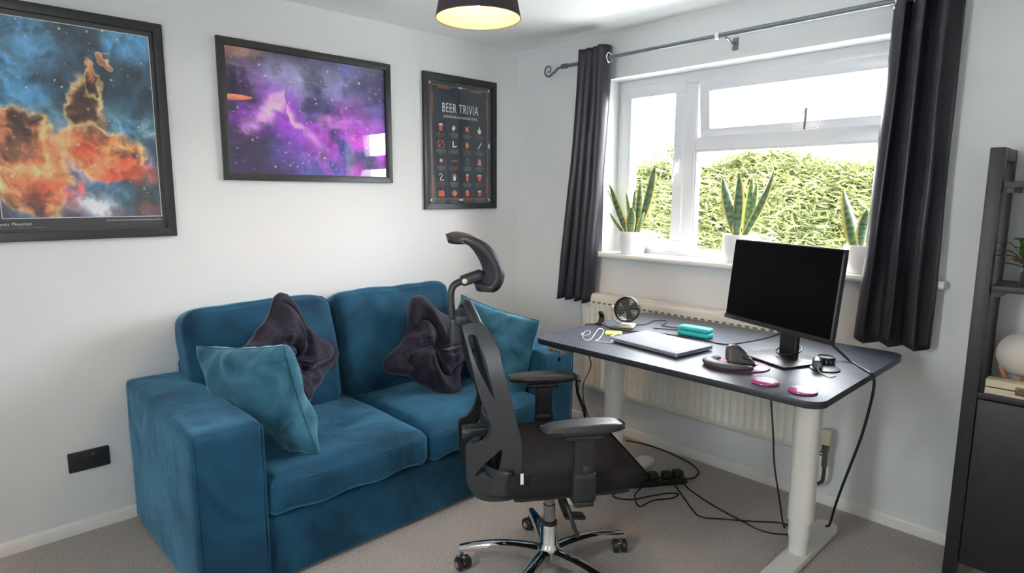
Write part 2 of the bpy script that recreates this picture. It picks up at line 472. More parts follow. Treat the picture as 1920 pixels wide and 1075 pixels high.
# ------------------------------------------------------------------ window
win = thing('window_1', None, None, (.13, -1.58, OZ0), kind='structure')
FX = .13   # front of the frame
def wpart(name, mm, material='upvc', parent=None, bevel=.004): return mm.build(name, material, parent or win, 30, False, bevel)
m = MB()
for b in (box(FX, FX+.07, OY0, OY1, OZ1-.06, OZ1), box(FX, FX+.07, OY0, OY1, OZ0, OZ0+.065),
          box(FX, FX+.07, OY1-.05, OY1, OZ0+.065, OZ1-.06), box(FX, FX+.07, OY0, OY0+.05, OZ0+.065, OZ1-.06)): m.add(b)
wpart('outer_frame', m)
wpart('mullion', MB().add(box(FX, FX+.07, -1.272, -1.195, OZ0+.065, OZ1-.06)))
wpart('transom', MB().add(box(FX, FX+.07, OY0+.05, -1.272, 1.705, 1.775)))
def ring(x0, x1, ya, yb, za, zb, w):
    mm = MB()
    for b in (box(x0, x1, ya, yb, zb-w, zb), box(x0, x1, ya, yb, za, za+w), box(x0, x1, ya, ya+w, za+w, zb-w), box(x0, x1, yb-w, yb, za+w, zb-w)): mm.add(b)
    return mm
# left casement
s = wpart('casement_sash', ring(FX-.012, FX+.06, -1.205, -.785, 1.14, 2.085, .062))
MB().add(box(FX+.028, FX+.034, -1.15, -.84, 1.2, 2.03)).build('pane', 'pane', s, 0, False)
h = wpart('handle', MB().add(box(FX-.022, FX-.012, -1.188, -1.164, 1.58, 1.66)), 'white_plastic', s, .003)
h = MB().add(tube([(FX-.022, -1.176, 1.635), (FX-.045, -1.176, 1.635), (FX-.05, -1.172, 1.60), (FX-.05, -1.165, 1.53)], [.009, .009, .009, .007], 10)).build('handle_lever', 'white_plastic', s, 60, False)
# right fixed pane with a bead
b_ = wpart('bead', ring(FX+.004, FX+.03, OY0+.05, -1.272, OZ0+.065, 1.705, .012))
MB().add(box(FX+.03, FX+.036, OY0+.055, -1.278, OZ0+.07, 1.70)).build('pane', 'pane', win, 0, False)
# top-hung vent, ajar
PIV = Vector((FX+.02, -1.84, 2.068)); A = radians(7)
MV = Tr(PIV) @ Ry(-A) @ Tr(-PIV)
def vpart(name, mm, material, parent):
    mm.v = [tuple(MV @ Vector(p)) for p in mm.v]; return mm.build(name, material, parent, 30, False, .004 if material == 'upvc' else 0)
vs_ = vpart('vent_sash', ring(FX-.008, FX+.055, OY0+.06, -1.285, 1.762, 2.075, .058), 'upvc', win)
vpart('pane', MB().add(box(FX+.026, FX+.032, OY0+.11, -1.335, 1.815, 2.022)), 'pane', vs_)
st = MB().add(box(FX-.018, FX-.01, -1.87, -1.855, 1.775, 1.875)).build('window_stay', 'steel', win, 30, False, .002)
MB().add(box(FX-.016, FX-.0, -1.92, -1.8, 1.776, 1.786)).build('stay_plate', 'white_plastic', win, 30, False, .002)
# sill board, rounded nose
nose = [(-.05 - .014*sin(pi*i/8), 1.1 - .0155*cos(pi*i/8)) for i in range(9)]
# ears only in front of the wall face; behind it the board fits the opening
bmsh = MB(); bmsh.add(prism([(-.001, 1.0845)] + nose + [(-.001, 1.1155)], -2.52, -.66, 'y')); bmsh.add(box(-.001, FX, OY0+.001, OY1-.001, 1.0855, 1.1155))
o = bmsh.build('sill', 'gloss_white', None, 40, False); o.name = 'trim_1'; o['kind'] = 'structure'

# added glazed door behind the camera: unseen, its pane lets in fill light
dr2 = thing('added_door', None, None, ((GX0+GX1)/2, YB-.06, 0), kind='structure')
def rect_ring_y(x0, x1, z0, z1, y0, y1, w):
    mm = MB()
    for b in (box(x0, x1, y0, y1, z1-w, z1), box(x0, x1, y0, y1, z0, z0+w), box(x0, x0+w, y0, y1, z0+w, z1-w), box(x1-w, x1, y0, y1, z0+w, z1-w)): mm.add(b)
    return mm
rect_ring_y(GX0, GX1, .0, GZ1, YB-.10, YB-.04, .045).build('frame', 'upvc', dr2, 30, False, .003)
PX0, PX1, PZ0, PZ1 = -3.13, -2.87, 1.33, 1.95
lf = MB()
for b in (box(GX0+.045, GX1-.045, YB-.09, YB-.05, .045, PZ0), box(GX0+.045, GX1-.045, YB-.09, YB-.05, PZ1, GZ1-.045), box(GX0+.045, PX0, YB-.09, YB-.05, PZ0, PZ1), box(PX1, GX1-.045, YB-.09, YB-.05, PZ0, PZ1)): lf.add(b)
lf = lf.build('door_leaf', 'upvc', dr2, 30, False)
MB().add(box(PX0, PX1, YB-.073, YB-.067, PZ0, PZ1)).build('pane', 'pane', lf, 0, False)
# added window in the left wall, outside the frame, for fill light
win2 = thing('added_window', None, None, (XL-.12, -1.9, WZ0), kind='structure')
ring(XL-.17, XL-.10, WY0, WY1, WZ0, WZ1, .05).build('outer_frame', 'upvc', win2, 30, False, .004)
MB().add(box(XL-.138, XL-.132, WY0+.05, WY1-.05, WZ0+.05, WZ1-.05)).build('pane', 'pane', win2, 0, False)
struct('added_terrace', box(-9, .3, -9, YB-.2, -.3, -.12), 'paving')  # unseen pale slab added outside the door, bounces sky light indoors
struct('side_path', box(-9, XL-.3, YB-.2, 6, -.3, -.12), 'paving')

# ------------------------------------------------------------------ garden
struct('ground', box(.3, 40, -30, 30, -.35, -.25), 'grass')
struct('added_patio', box(.3, 3.3, -6, 6, -.25, -.22), 'paving')  # pale paving added below the sill line to bounce light onto the ceiling
def leaf_cloud(n, pos, size, cols, spread=.8):
    """n bent leaf blades at pos (n,3); returns verts, faces, colours"""
    d = rng.normal(size=(n, 3)); d[:, 2] = d[:, 2]*.35+.35; d /= np.linalg.norm(d, axis=1)[:, None]
    q = rng.normal(size=(n, 3)); sd = np.cross(d, q); sd /= np.linalg.norm(sd, axis=1)[:, None]
    L = size*(.6+.8*rng.random(n))[:, None]; w = L*.085
    a = pos - sd*w*.5; b = pos + d*L*.5 - sd*w*.9; c = pos + d*L; e = pos + d*L*.5 + sd*w*.9
    V = np.stack([a, e, c, b], 1).reshape(-1, 3)
    F = np.arange(4*n).reshape(-1, 4)
    return V, F, np.repeat(cols, 4, 0)
def np_mesh(name, V, F, colors, material, parent, kind=None):
    me = bpy.data.meshes.new(name); me.from_pydata(V.tolist(), [], F.tolist())
    ca = me.color_attributes.new('Col', 'FLOAT_COLOR', 'POINT'); a = np.ones((len(V), 4), np.float32); a[:, :3] = colors
    ca.data.foreach_set('color', a.ravel())
    o = link_mesh(name, me, material, parent, 0, False)
    if kind: o['kind'] = kind
    return o
hedge = thing('hedge', 'dense pale yellow-green garden hedge outside the window', 'hedge', (4.1, 2, -.25))
def hedge_top(y): return 1.80 + .05*np.sin(y*1.9+.4) + .04*np.sin(y*4.7+1) + .10*np.exp(-((y+.25)/.5)**2) - .07*np.exp(-((y-.75)/.25)**2) - .05/(1+np.exp((y+.9)*9))
core = MB(); ny = 60; V = []; F = []
for i in range(ny+1):
    y = -5+13*i/ny; t = float(hedge_top(np.array(y)))-.1
    V += [(3.86, y, -.25), (3.88, y, t*.6), (4.0, y, t), (4.6, y, t), (4.7, y, -.25)]
for i in range(ny):
    for j in range(4): F.append((i*5+j, (i+1)*5+j, (i+1)*5+j+1, i*5+j+1))
MB().add((V, F)).build('foliage_core', 'hedge_core', hedge, 60, False)
n = 70000
y = rng.uniform(-3.2, 7, n); t = hedge_top(y); z = rng.uniform(0.15, 1, n)**.8*t
topm = rng.random(n) < .25; z = np.where(topm, t - .08*rng.random(n), z)
x = 3.62 + .16*fbm(y*2.2, z*2.2, 5, 3) + .10*rng.random(n); x = np.where(topm, 3.7+.5*rng.random(n), x)
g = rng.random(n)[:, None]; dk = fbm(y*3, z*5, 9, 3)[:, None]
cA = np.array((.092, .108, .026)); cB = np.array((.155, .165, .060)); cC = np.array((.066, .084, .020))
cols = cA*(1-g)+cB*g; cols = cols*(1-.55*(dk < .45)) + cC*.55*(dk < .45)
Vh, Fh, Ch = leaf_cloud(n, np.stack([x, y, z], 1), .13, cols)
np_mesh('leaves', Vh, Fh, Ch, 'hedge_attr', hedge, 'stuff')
# one loose shrub standing above the hedge, left of the mullion
shrub = thing('shrub', 'loose pale tree top rising above the hedge behind the window mullion', 'shrub', (6.0, 2.6, -.25))
MB().add(tube(catmull([(6, 2.6, -.25), (6.02, 2.62, 1), (6, 2.6, 2.2)], 4), [.05]*9, 6)).build('stem', 'hedge_core', shrub, 60, False)
n = 1800; ph = rng.uniform(0, 2*pi, n); rr = .45*np.sqrt(rng.random(n)); hh = rng.normal(1.95, .25, n)
Vs, Fs, Cs = leaf_cloud(n, np.stack([6+rr*np.cos(ph), 2.6+rr*np.sin(ph), hh], 1), .12, np.repeat(cB[None], n, 0)*(.7+.4*rng.random((n, 1))))
np_mesh('leaves', Vs, Fs, Cs, 'hedge_attr', shrub, 'stuff')
# neighbour's house: brick wall, tiled roof, aerial
house = thing('house', "neighbour's house with red tiled roof beyond the hedge", 'house', (17, -3, -.25))
MB().add(box(14.6, 20, -9, 3.1, -.25, 2.15)).build('wall', 'brick_wall', house, 30, False)
V = []; F = []; EA, RI = (14.3, 1.98), (17.3, 3.06); rows = 14; nyt = 240
for r_ in range(rows):
    t0, t1 = r_/rows, (r_+1)/rows+.01
    base = len(V)
    for k, (t, lift) in enumerate(((t0, .045), (t1, .0))):
        for i in range(nyt+1):
            yy = 3.3 - 12.6*i/nyt; wv = .022*sin(i*pi/3)
            V.append((EA[0]+(RI[0]-EA[0])*t, yy, EA[1]+(RI[1]-EA[1])*t+lift+wv))
    for i in range(nyt): F.append((base+i, base+i+1, base+nyt+1+i+1, base+nyt+1+i))
    bb = len(V)
    for i in range(nyt+1): V.append((V[base+i][0], V[base+i][1], V[base+i][2]-.06))
    for i in range(nyt): F.append((bb+i, bb+i+1, base+i+1, base+i))
o = MB().add((V, F)).build('roof_tiles', 'roof_tile', house, 0, False); o['kind'] = 'stuff'
MB().add(prism([(14.3, 1.93), (20.3, 1.93), (17.3, 3.0)], -9.3, 3.3, 'y')).build('roof', 'roof_tile', house, 0, False)
ae = thing('aerial', 'thin television aerial on a mast above the red roof', 'aerial', (17.3, 3.25, 3.06))
MB().add(tube([(17.3, 3.25, 2.95), (17.3, 3.25, 4.35)], .018, 6)).build('mast', 'steel', ae, 60, False)
MB().add(tube([(17.3, 3.7, 4.32), (17.3, 3.1, 4.30)], .014, 6)).build('boom', 'steel', ae, 60, False)
for k in range(5): MB().add(tube([(17.12, 3.15+.12*k, 4.31), (17.48, 3.15+.12*k, 4.31)], .008, 5)).build('element', 'steel', ae, 60, False)

# ------------------------------------------------------------------ pictures
def picture_frame(name, label, x0, x1, z0, z1, fw=.034, d=.022, y=-.001):
    t = thing(name, label, 'picture', ((x0+x1)/2, y, z0))
    for nm, q in (('frame_rail', [(x0, z1), (x1, z1), (x1-fw, z1-fw), (x0+fw, z1-fw)]), ('frame_rail', [(x0, z0), (x0+fw, z0+fw), (x1-fw, z0+fw), (x1, z0)]),
                  ('frame_stile', [(x0, z0), (x0, z1), (x0+fw, z1-fw), (x0+fw, z0+fw)]), ('frame_stile', [(x1, z0), (x1-fw, z0+fw), (x1-fw, z1-fw), (x1, z1)])):
        MB().add(prism(q, y-d, y, 'y')).build(nm, 'black_frame', t, 30, False, .0015)
    g = MB().add(box(x0+fw-.004, x1-fw+.004, y-.0125, y-.011, z0+fw-.004, z1-fw+.004)).build('glazing', 'picture_glass', t, 0, False)
    return t
def print_grid(name, x0, x1, z0, z1, y, nx, nz, fn, parent):
    X, Z = np.meshgrid(np.linspace(0, 1, nx+1), np.linspace(0, 1, nz+1), indexing='ij')
    colr = fn(X, Z).reshape(-1, 3)
    V = np.stack([x0+(x1-x0)*X, np.full_like(X, y), z0+(z1-z0)*Z], -1).reshape(-1, 3)
    I = np.arange((nx+1)*(nz+1)).reshape(nx+1, nz+1)
    F = np.stack([I[:-1, :-1], I[1:, :-1], I[1:, 1:], I[:-1, 1:]], -1).reshape(-1, 4)
    return np_mesh(name, V, F, colr, 'print_attr', parent)
def L3(c): return np.array(lin(c))
def mix(a, b, t): return a*(1-t[..., None])+b*t[..., None]
def sstep(e0, e1, x): t = np.clip((x-e0)/(e1-e0), 0, 1); return t*t*(3-2*t)
def stars(colr, X, Z, n, asp, seed, r0=.002, r1=.006, tint=(255, 250, 245)):
    r = np.random.default_rng(seed)
    for k in range(n):
        a, b, s, g = r.random(), r.random(), r0+(r1-r0)*r.random()**4, .35+.65*r.random()
        d2 = ((X-a)*asp)**2+(Z-b)**2
        colr = mix(colr, L3(tint), np.clip(g*1.6*np.exp(-d2/(s*s)), 0, 1))
    return colr
# 1: dark bordered print of orange and teal gas clouds
P1 = picture_frame('framed_print', 'large black-framed space print of orange gas clouds on teal, leftmost on the wall', -2.85, -2.169, 1.268, 2.18, .037)
MB().add(box(-2.815, -2.204, -.004, -.002, 1.303, 2.145)).build('mount_sheet', 'print_black', P1, 0, False)
def nebula1(X, Z):
    wx = X+.16*(fbm(X*4, Z*5, 1)-.5)+.09*(fbm(X*11, Z*14, 2)-.5); wz = Z+.13*(fbm(X*4+9, Z*5, 3)-.5)+.09*(fbm(X*10, Z*13, 4)-.5)
    f1 = fbm(X*3+.5, Z*4, 21, 6); f2 = fbm(X*6, Z*8, 22, 6); rd = fbm(wx*5, wz*6, 23, 5, True)
    c_ = mix(np.broadcast_to(L3((38, 62, 78)), X.shape+(3,)).copy(), L3((70, 128, 166)), sstep(.42, .78, f1)*.9)
    c_ = mix(c_, L3((28, 40, 50)), sstep(.55, .95, Z)*sstep(.6, .35, f1)*.8)
    c_ = mix(c_, L3((128, 188, 205)), np.exp(-((Z-.47-.2*(f1-.5))/.09)**2)*.6*sstep(.3, .7, f2))
    def blob(m, edge=.05):
        # a cloud with a dark body and a bright golden rim
        nonlocal c_
        body = sstep(0, edge, m)
        bc = mix(mix(np.broadcast_to(L3((62, 40, 34)), X.shape+(3,)).copy(), L3((178, 112, 70)), sstep(.45, .8, rd)), L3((226, 178, 120)), sstep(.72, .95, rd)*.8)
        c_ = mix(c_, bc, body)
        c_ = mix(c_, L3((222, 190, 132)), np.exp(-((m-edge*.5)/(edge*.5))**2)*np.clip(.15+1.1*f2-.25, 0, .7))
    blob(.30-np.sqrt(((wx-.20)/.75)**2+((wz-.26)/1.05)**2), .035)
    blob(.10-np.sqrt(((wx-.56)/1.15)**2+((wz-.58)/1.5)**2), .02)
    blob(.055-np.sqrt(((wx-.60)/.9)**2+((wz-.73)/1.6)**2), .014)
    blob(.03-np.sqrt(((wx-.66)/.9)**2+((wz-.84)/1.0)**2), .01)
    blob(.17-np.sqrt(((wx-.66)/1.7)**2+((wz-.36)/.8)**2), .035)
    red = np.exp(-(((wx-.62)/.42)**2+((wz-.22)/.15)**2))*sstep(.35, .62, f2)
    c_ = mix(c_, L3((214, 84, 52)), np.clip(red*1.25, 0, .95))
    c_ = mix(c_, L3((240, 150, 96)), np.clip(np.exp(-(((wx-.5)/.3)**2+((wz-.33)/.07)**2))*sstep(.5, .75, f1), 0, .8))
    c_ = mix(c_, L3((40, 44, 34)), np.exp(-(((wx-.86)/.14)**2+((wz-.14)/.1)**2))*.85)
    c_ = mix(c_, L3((70, 40, 40)), sstep(.2, .02, Z)*sstep(.55, .3, X)*.5)
    c_ = mix(c_, L3((214, 224, 236)), np.exp(-(((wx-.55)/.09)**2+((wz-.05)/.07)**2))*.7)
    fine = fbm(wx*14, wz*17, 77, 6, True)
    c_ = np.clip(c_*(.35+1.55*fine[..., None]**1.3)*1.75, 0, 1)
    return stars(c_, X, Z, 120, .72, 5)
print_grid('nebula_print', -2.775, -2.2235, 1.36, 2.121, -.0055, 230, 315, nebula1, P1)
m = MB()
for b in (box(-2.778, -2.2205, -.0052, -.0042, 2.121, 2.124), box(-2.778, -2.2205, -.0052, -.0042, 1.357, 1.36), box(-2.2235, -2.2205, -.0052, -.0042, 1.357, 2.124), box(-2.778, -2.775, -.0052, -.0042, 1.357, 2.124)): m.add(b)
m.build('white_keyline', 'print_white', P1, 0, False)
def wall_text(name, s, size, x, z, material, parent, y=-.0058, align='LEFT', space=1.0, sx=1.0):
    me = text_mesh(s, size, align, .0003, space)
    me.transform(Tr(x, y, z) @ Rx(pi/2) @ Matrix.Diagonal((sx, 1, 1, 1)))
    return link_mesh(name, me, material, parent, 0, False)
wall_text('caption', 'Mystic Mountain', .017, -2.80, 1.331, 'print_white', P1)
wall_text('caption', 'Images from the Hubble Space Telescope', .0095, -2.80, 1.319, 'print_grey', P1)
wall_text('credit_line', 'NASA, ESA, and M. Livio and the Hubble 20th Anniversary Team (STScI)', .0072, -2.2235, 1.342, 'print_white', P1, align='RIGHT')
# 2: purple galaxy
P2 = picture_frame('framed_print', 'black-framed landscape print of a purple starry galaxy above the sofa', -1.946, -1.019, 1.522, 2.177, .034)
def nebula2(X, Z):
    wx = X+.14*(fbm(X*4, Z*3, 31)-.5); wz = Z+.16*(fbm(X*4+5, Z*3, 32)-.5)
    f1 = fbm(X*3.2, Z*2.4, 33, 6); f2 = fbm(wx*6, wz*5, 34, 6); rd = fbm(wx*5, wz*5, 35, 6, True)
    c_ = mix(np.broadcast_to(L3((44, 34, 78)), X.shape+(3,)).copy(), L3((66, 68, 140)), sstep(.4, .75, f1))
    c_ = mix(c_, L3((150, 160, 200)), np.exp(-(((wx-.45)/.3)**2+((wz-.75)/.16)**2))*.65*sstep(.35, .65, f2+.1))
    c_ = mix(c_, L3((74, 66, 70)), np.exp(-(((X-.08)/.16)**2+((Z-.9)/.25)**2))*.7)
    band = np.exp(-((wz-.42+.25*(wx-.5))/.24)**2)
    c_ = mix(c_, L3((128, 48, 168)), np.clip(band*sstep(.3, .6, f2)*1.1, 0, .95))
    c_ = mix(c_, L3((196, 70, 196)), np.clip(np.exp(-(((wx-.72)/.18)**2+((wz-.22)/.28)**2))*sstep(.3, .65, f2), 0, .9))
    c_ = mix(c_, L3((30, 20, 50)), np.exp(-(((wx-.58)/.07)**2+((wz-.55)/.14)**2))*.7)
    c_ = mix(c_, L3((40, 34, 46)), np.exp(-(((X-.14)/.14)**2+((Z-.2)/.25)**2))*.7)
    arc = np.exp(-((wz-(.62-1.05*np.abs(wx-.33)**.9-.1*(wx > .33)))/.05)**2)*np.exp(-((wx-.3)/.17)**2)
    c_ = mix(c_, L3((206, 150, 214)), np.clip(arc*sstep(.35, .7, rd)*1.3, 0, .95))
    c_ = mix(c_, L3((190, 120, 210)), np.clip(np.exp(-(((wx-.62)/.2)**2+((wz-.5)/.05)**2))*sstep(.5, .85, rd), 0, .8))
    c_ = mix(c_, L3((150, 60, 190)), np.exp(-(((wx-.06)/.05)**2+((wz-.66)/.2)**2))*.7*sstep(.4, .6, f2))
    fine = fbm(wx*16, wz*12, 78, 6, True)
    c_ = np.clip(c_*(.45+1.35*fine[..., None]**1.2)*1.7, 0, 1)
    return stars(c_, X, Z, 300, 1.43, 6, .0018, .008, (235, 235, 255))
print_grid('galaxy_print', -1.916, -1.049, 1.552, 2.147, -.0045, 330, 230, nebula2, P2)
# 3: beer trivia poster
P3 = picture_frame('framed_poster', 'tall black-framed dark beer poster with orange icons, nearest the room corner', -.793, -.215, 1.3685, 2.176, .036)
MB().add(box(-.76, -.248, -.004, -.002, 1.402, 2.143)).build('poster_sheet', 'print_slate', P3, 0, False)
BX0, BX1, BZ0, BZ1 = -.757, -.251, 1.405, 2.14
YP = -.0044
def outline_rect(a, x0, x1, z0, z1, w):
    for b in (box(x0, x1, YP, YP+.0006, z1-w, z1), box(x0, x1, YP, YP+.0006, z0, z0+w), box(x0, x0+w, YP, YP+.0006, z0+w, z1-w), box(x1-w, x1, YP, YP+.0006, z0+w, z1-w)): a.add(b)
m = MB(); outline_rect(m, BX0+.012, BX1-.012, BZ0+.012, BZ1-.012, .002); outline_rect(m, BX0+.024, BX1-.024, BZ0+.024, BZ1-.024, .009)
for sx in (0, 1):
    for (za, zb) in ((BZ0+.06, BZ0+.17), (BZ1-.2, BZ1-.07)):
        xx = BX0+.03 if sx == 0 else BX1-.044; m.add(box(xx, xx+.014, YP, YP+.0006, za, zb))
for xa in (BX0+.08, BX1-.17): m.add(box(xa, xa+.09, YP, YP+.0006, BZ1-.046, BZ1-.03))
m.build('ornate_border', 'print_bronze', P3, 0, False)
def disc2(x, z, r, n=14, sq=1): return prism([(x+r*cos(2*pi*i/n), z+sq*r*sin(2*pi*i/n)) for i in range(n)], YP-.0003, YP+.0006, 'y')
def poly2(x, z, s, pts): return prism([(x+a*s, z+b*s) for a, b in pts], YP-.0003, YP+.0006, 'y')
spots = [(BX0+.02, BZ0+.02, .007, 1), (BX1-.02, BZ0+.02, .007, 1), (BX0+.02, BZ1-.02, .007, 1), (BX1-.02, BZ1-.02, .007, 1), (BX1-.018, (BZ0+BZ1)/2, .008, 2.2)]
spots += [((BX0+BX1)/2+k*.013, z, .007 if k == 0 else .005, 1) for z in (BZ0+.02, BZ1-.028) for k in (-1, 0, 1)]
for x, z, r_, q_ in spots: MB().add(disc2(x, z, r_, 14, q_)).build('corner_ornament', 'print_white', P3, 0, False)
CXP = (BX0+BX1)/2
wall_text('title', 'BEER TRIVIA', .078, CXP, 1.958, 'print_white', P3, YP-.0002, 'CENTER', 1.12, .62)
wall_text('subtitle', '20 INTERESTING FACTS FOR BEER LOVERS', .019, CXP, 1.925, 'print_white', P3, YP-.0002, 'CENTER', 1.05, .72)
me_ = MB(); me_.add(box(BX0+.06, BX1-.06, YP, YP+.0006, 1.943, 1.9445))
me_.build('rule', 'print_bronze', P3, 0, False)
ORG, WHT, GRY = 'print_orange', 'print_white', 'print_grey'
S2 = .022
glassp = [(-.45, -1), (.45, -1), (.62, .55), (-.62, .55)]; foam = [(-.66, .5), (.66, .5), (.6, 1), (-.6, 1)]
hop = [(0, -1.1), (.7, -.2), (.6, .6), (0, 1), (-.6, .6), (-.7, -.2)]
bar = lambda a, w: [(cos(a)*1-sin(a)*w, sin(a)*1+cos(a)*w), (-cos(a)-sin(a)*w, -sin(a)+cos(a)*w), (-cos(a)+sin(a)*w, -sin(a)-cos(a)*w), (cos(a)+sin(a)*w, sin(a)-cos(a)*w)][::-1]
ICONS = [  # rows of four: list of (material, outline)
 [[(ORG, glassp), (WHT, foam)], [(WHT, [(-.8, -.2), (-.1, -.9), (.2, 0), (-.2, .8)]), (ORG, [(.1, -.5), (.9, .1), (.2, .7)])], [(ORG, bar(.85, .22)), (ORG, bar(2.3, .22)), (WHT, [(-.2, -.2), (.2, -.2), (.2, .2), (-.2, .2)])], [(WHT, [(.7*cos(a*pi/5), -.3+.75*sin(a*pi/5)) for a in range(10)]), (WHT, [(-.15, .4), (.15, .4), (.15, 1), (-.15, 1)])]],
 [[(ORG, bar(.8, .12)), ('ring', None)], [(WHT, [(-.6, -.8), (-.2, -.8), (-.2, 1), (-.6, 1)]), (WHT, [(-.2, -.8), (.9, -.6), (.9, -.3), (-.2, -.4)])], [(ORG, hop), (WHT, [(-.15, -.4), (.15, -.4), (.15, .4), (-.15, .4)])], [(WHT, bar(.9, .14)), (WHT, [(.4, .6), (.9, .7), (.7, 1.1), (.4, 1)])]],
 [[(ORG, [(.6*cos(a*pi/5), .6*sin(a*pi/5)) for a in range(10)]), (WHT, [(-.3, -.1), (.3, -.1), (.3, .3), (-.3, .3)])], [(ORG, [(-1.2, -.1), (-.5, -.25), (0, .2), (.5, -.25), (1.2, 0), (.4, .2), (0, .45), (-.4, .15)])], [(GRY, [(-.5, -.9), (.5, -.9), (.5, .9), (-.5, .9)]), ('print_slate', [(-.35, -.7), (.35, -.7), (.35, .7), (-.35, .7)])], [(ORG, [(-.8, -1), (.8, -1), (.4, 1), (-.4, 1)]), (WHT, [(-.6, -.6), (.6, -.6), (.55, -.3), (-.55, -.3)]), (WHT, [(-.45, .2), (.45, .2), (.4, .5), (-.4, .5)])]],
 [[('hose', None)], [(WHT, [(-.4, -.9), (.4, -.9), (.5, .2), (-.5, .2)]), (ORG, [(-.7, .2), (.7, .2), (.5, .9), (-.5, .9)])], [(ORG, [(-.4, -1), (.4, -1), (.45, .7), (-.45, .7)]), (WHT, [(-.45, .6), (.45, .6), (.45, 1), (-.45, 1)])], [(ORG, [(-.3, -1), (.3, -1), (.75, 0), (.7, .6), (-.7, .6), (-.75, 0)]), (WHT, [(-.72, .5), (.72, .5), (.7, .95), (-.7, .95)])]],
 [[(ORG, [(-.9, -.8), (.9, -.8), (1, 0), (.9, .8), (-.9, .8), (-1, 0)]), ('print_slate', bar(pi/2, .04))], [(ORG, [(.25, -.6), (.9, -.5), (.9, .5), (.3, .7)]), (ORG, [(-.25, -.6), (-.3, .7), (-.9, .5), (-.9, -.5)]), (WHT, [(-.1, -1), (.1, -1), (.1, 1), (-.1, 1)])], [(ORG, hop), (WHT, [(-.2, .5), (.2, .5), (.05, 1.2)])], [(ORG, [(-.55, -.7), (.55, -.7), (.6, .6), (-.6, .6)]), (WHT, [(-.6, .4), (.6, .4), (.55, .85), (-.55, .85)])]],
]
for r_ in range(5):
    for k in range(4):
        x = BX0+.098+.103*k; z = 1.865-.1*r_
        for mt, pts in ICONS[r_][k]:
            mm = MB()
            if mt == 'ring': mm.add(tube([(x+S2*1.05*cos(a*pi/10), YP, z+S2*1.05*sin(a*pi/10)) for a in range(20)], .0028, 5, True)); mt = ORG
            elif mt == 'hose': mm.add(tube(catmull([(x-.018, YP, z+.012), (x-.004, YP, z+.02), (x+.006, YP, z+.008), (x-.008, YP, z-.008), (x-.004, YP, z-.02), (x+.012, YP, z-.016), (x+.02, YP, z-.022)], 4), .0026, 5)); mt = WHT
            else:
                V, F = poly2(x, z, S2, pts); off = -.0003*(ICONS[r_][k].index((mt, pts))); V = [(a, b+off, c_) for a, b, c_ in V]; mm.add((V, F))
            mm.build('icon', mt, P3, 0, False)
        mm = MB()
        for q in range(4): wq = (.030, .036, .034, .022)[q]*(.9+.2*random.random()); mm.add(box(x-wq, x+wq, YP, YP+.0006, z-.034-.0075*q, z-.031-.0075*q))
        mm.build('caption_lines', 'print_grey' if (r_+k) % 3 else 'print_bronze', P3, 0, False)

# ------------------------------------------------------------------ socket on the back wall
sk = thing('wall_socket', 'black double wall socket above the skirting left of the sofa', 'socket', (-2.58, 0, .275))
MB().add(prism(rrect(-2.655, -2.504, .276, .362, .006), -.012, -.0005, 'y')).build('plate', 'black_plastic', sk, 40, False, .002)
for xx in (-2.6245, -2.5345):
    MB().add(box(xx-.003, xx+.003, -.0125, -.0118, .327, .339)).build('earth_slot', 'cable', sk, 0, False)
    for dx in (-.012, .012): MB().add(box(xx+dx-.005, xx+dx+.005, -.0125, -.0118, .306, .312)).build('pin_slot', 'cable', sk, 0, False)
for xx in (-2.593, -2.566): MB().add(box(xx-.0065, xx+.0065, -.016, -.0115, .325, .349)).build('rocker_switch', 'dark_plastic', sk, 30, False, .001)
MB().add(box(-2.5715, -2.5605, -.0165, -.016, .34, .346)).build('indicator', 'steel', sk, 0, False)

# ------------------------------------------------------------------ curtain pole and curtains
ROD = (-.1, 2.228)
pole = thing('curtain_pole', 'silver grey metal curtain pole with scrolled end above the window', 'curtain pole', (-.1, -1.5, 2.228))
MB().add(tube([(-.1, -.52, 2.228), (-.1, -1.50, 2.228)], .0105, 14)).build('tube', 'rod_metal', pole, 60, False)
MB().add(tube([(-.1, -1.50, 2.228), (-.1, -2.6, 2.228)], .0125, 14)).build('tube', 'rod_metal', pole, 60, False)
MB().add(tube([(-.1, -1.492, 2.228), (-.1, -1.51, 2.228)], .0165, 14)).build('joint_collar', 'white_plastic', pole, 60, False)
MB().add(tube([(-.1, -.485, 2.228), (-.1, -.525, 2.228)], .0145, 14)).build('end_collar', 'rod_metal', pole, 60, False)
sp = [(-.1, -.49, 2.228), (-.1, -.45, 2.222), (-.1, -.425, 2.205)]
sp += [(-.1, -.372+.040*(1-i/34)*sin(-.9+i*.3), 2.222-.040*(1-i/34)*cos(-.9+i*.3)) for i in range(28)]
MB().add(tube(sp, [.0075]*5+[.007-.0035*i/(len(sp)-5) for i in range(len(sp)-5)], 8)).build('scroll_finial', 'rod_metal', pole, 60, False)
MB().add(tube([(0, -1.545, 2.2), (-.05, -1.545, 2.2), (-.1, -1.545, 2.213)], .006, 8)).build('bracket', 'rod_metal', pole, 60, False)
MB().add(box(-.004, 0, -1.56, -1.53, 2.17, 2.23)).build('bracket_plate', 'rod_metal', pole, 30, False, .001)

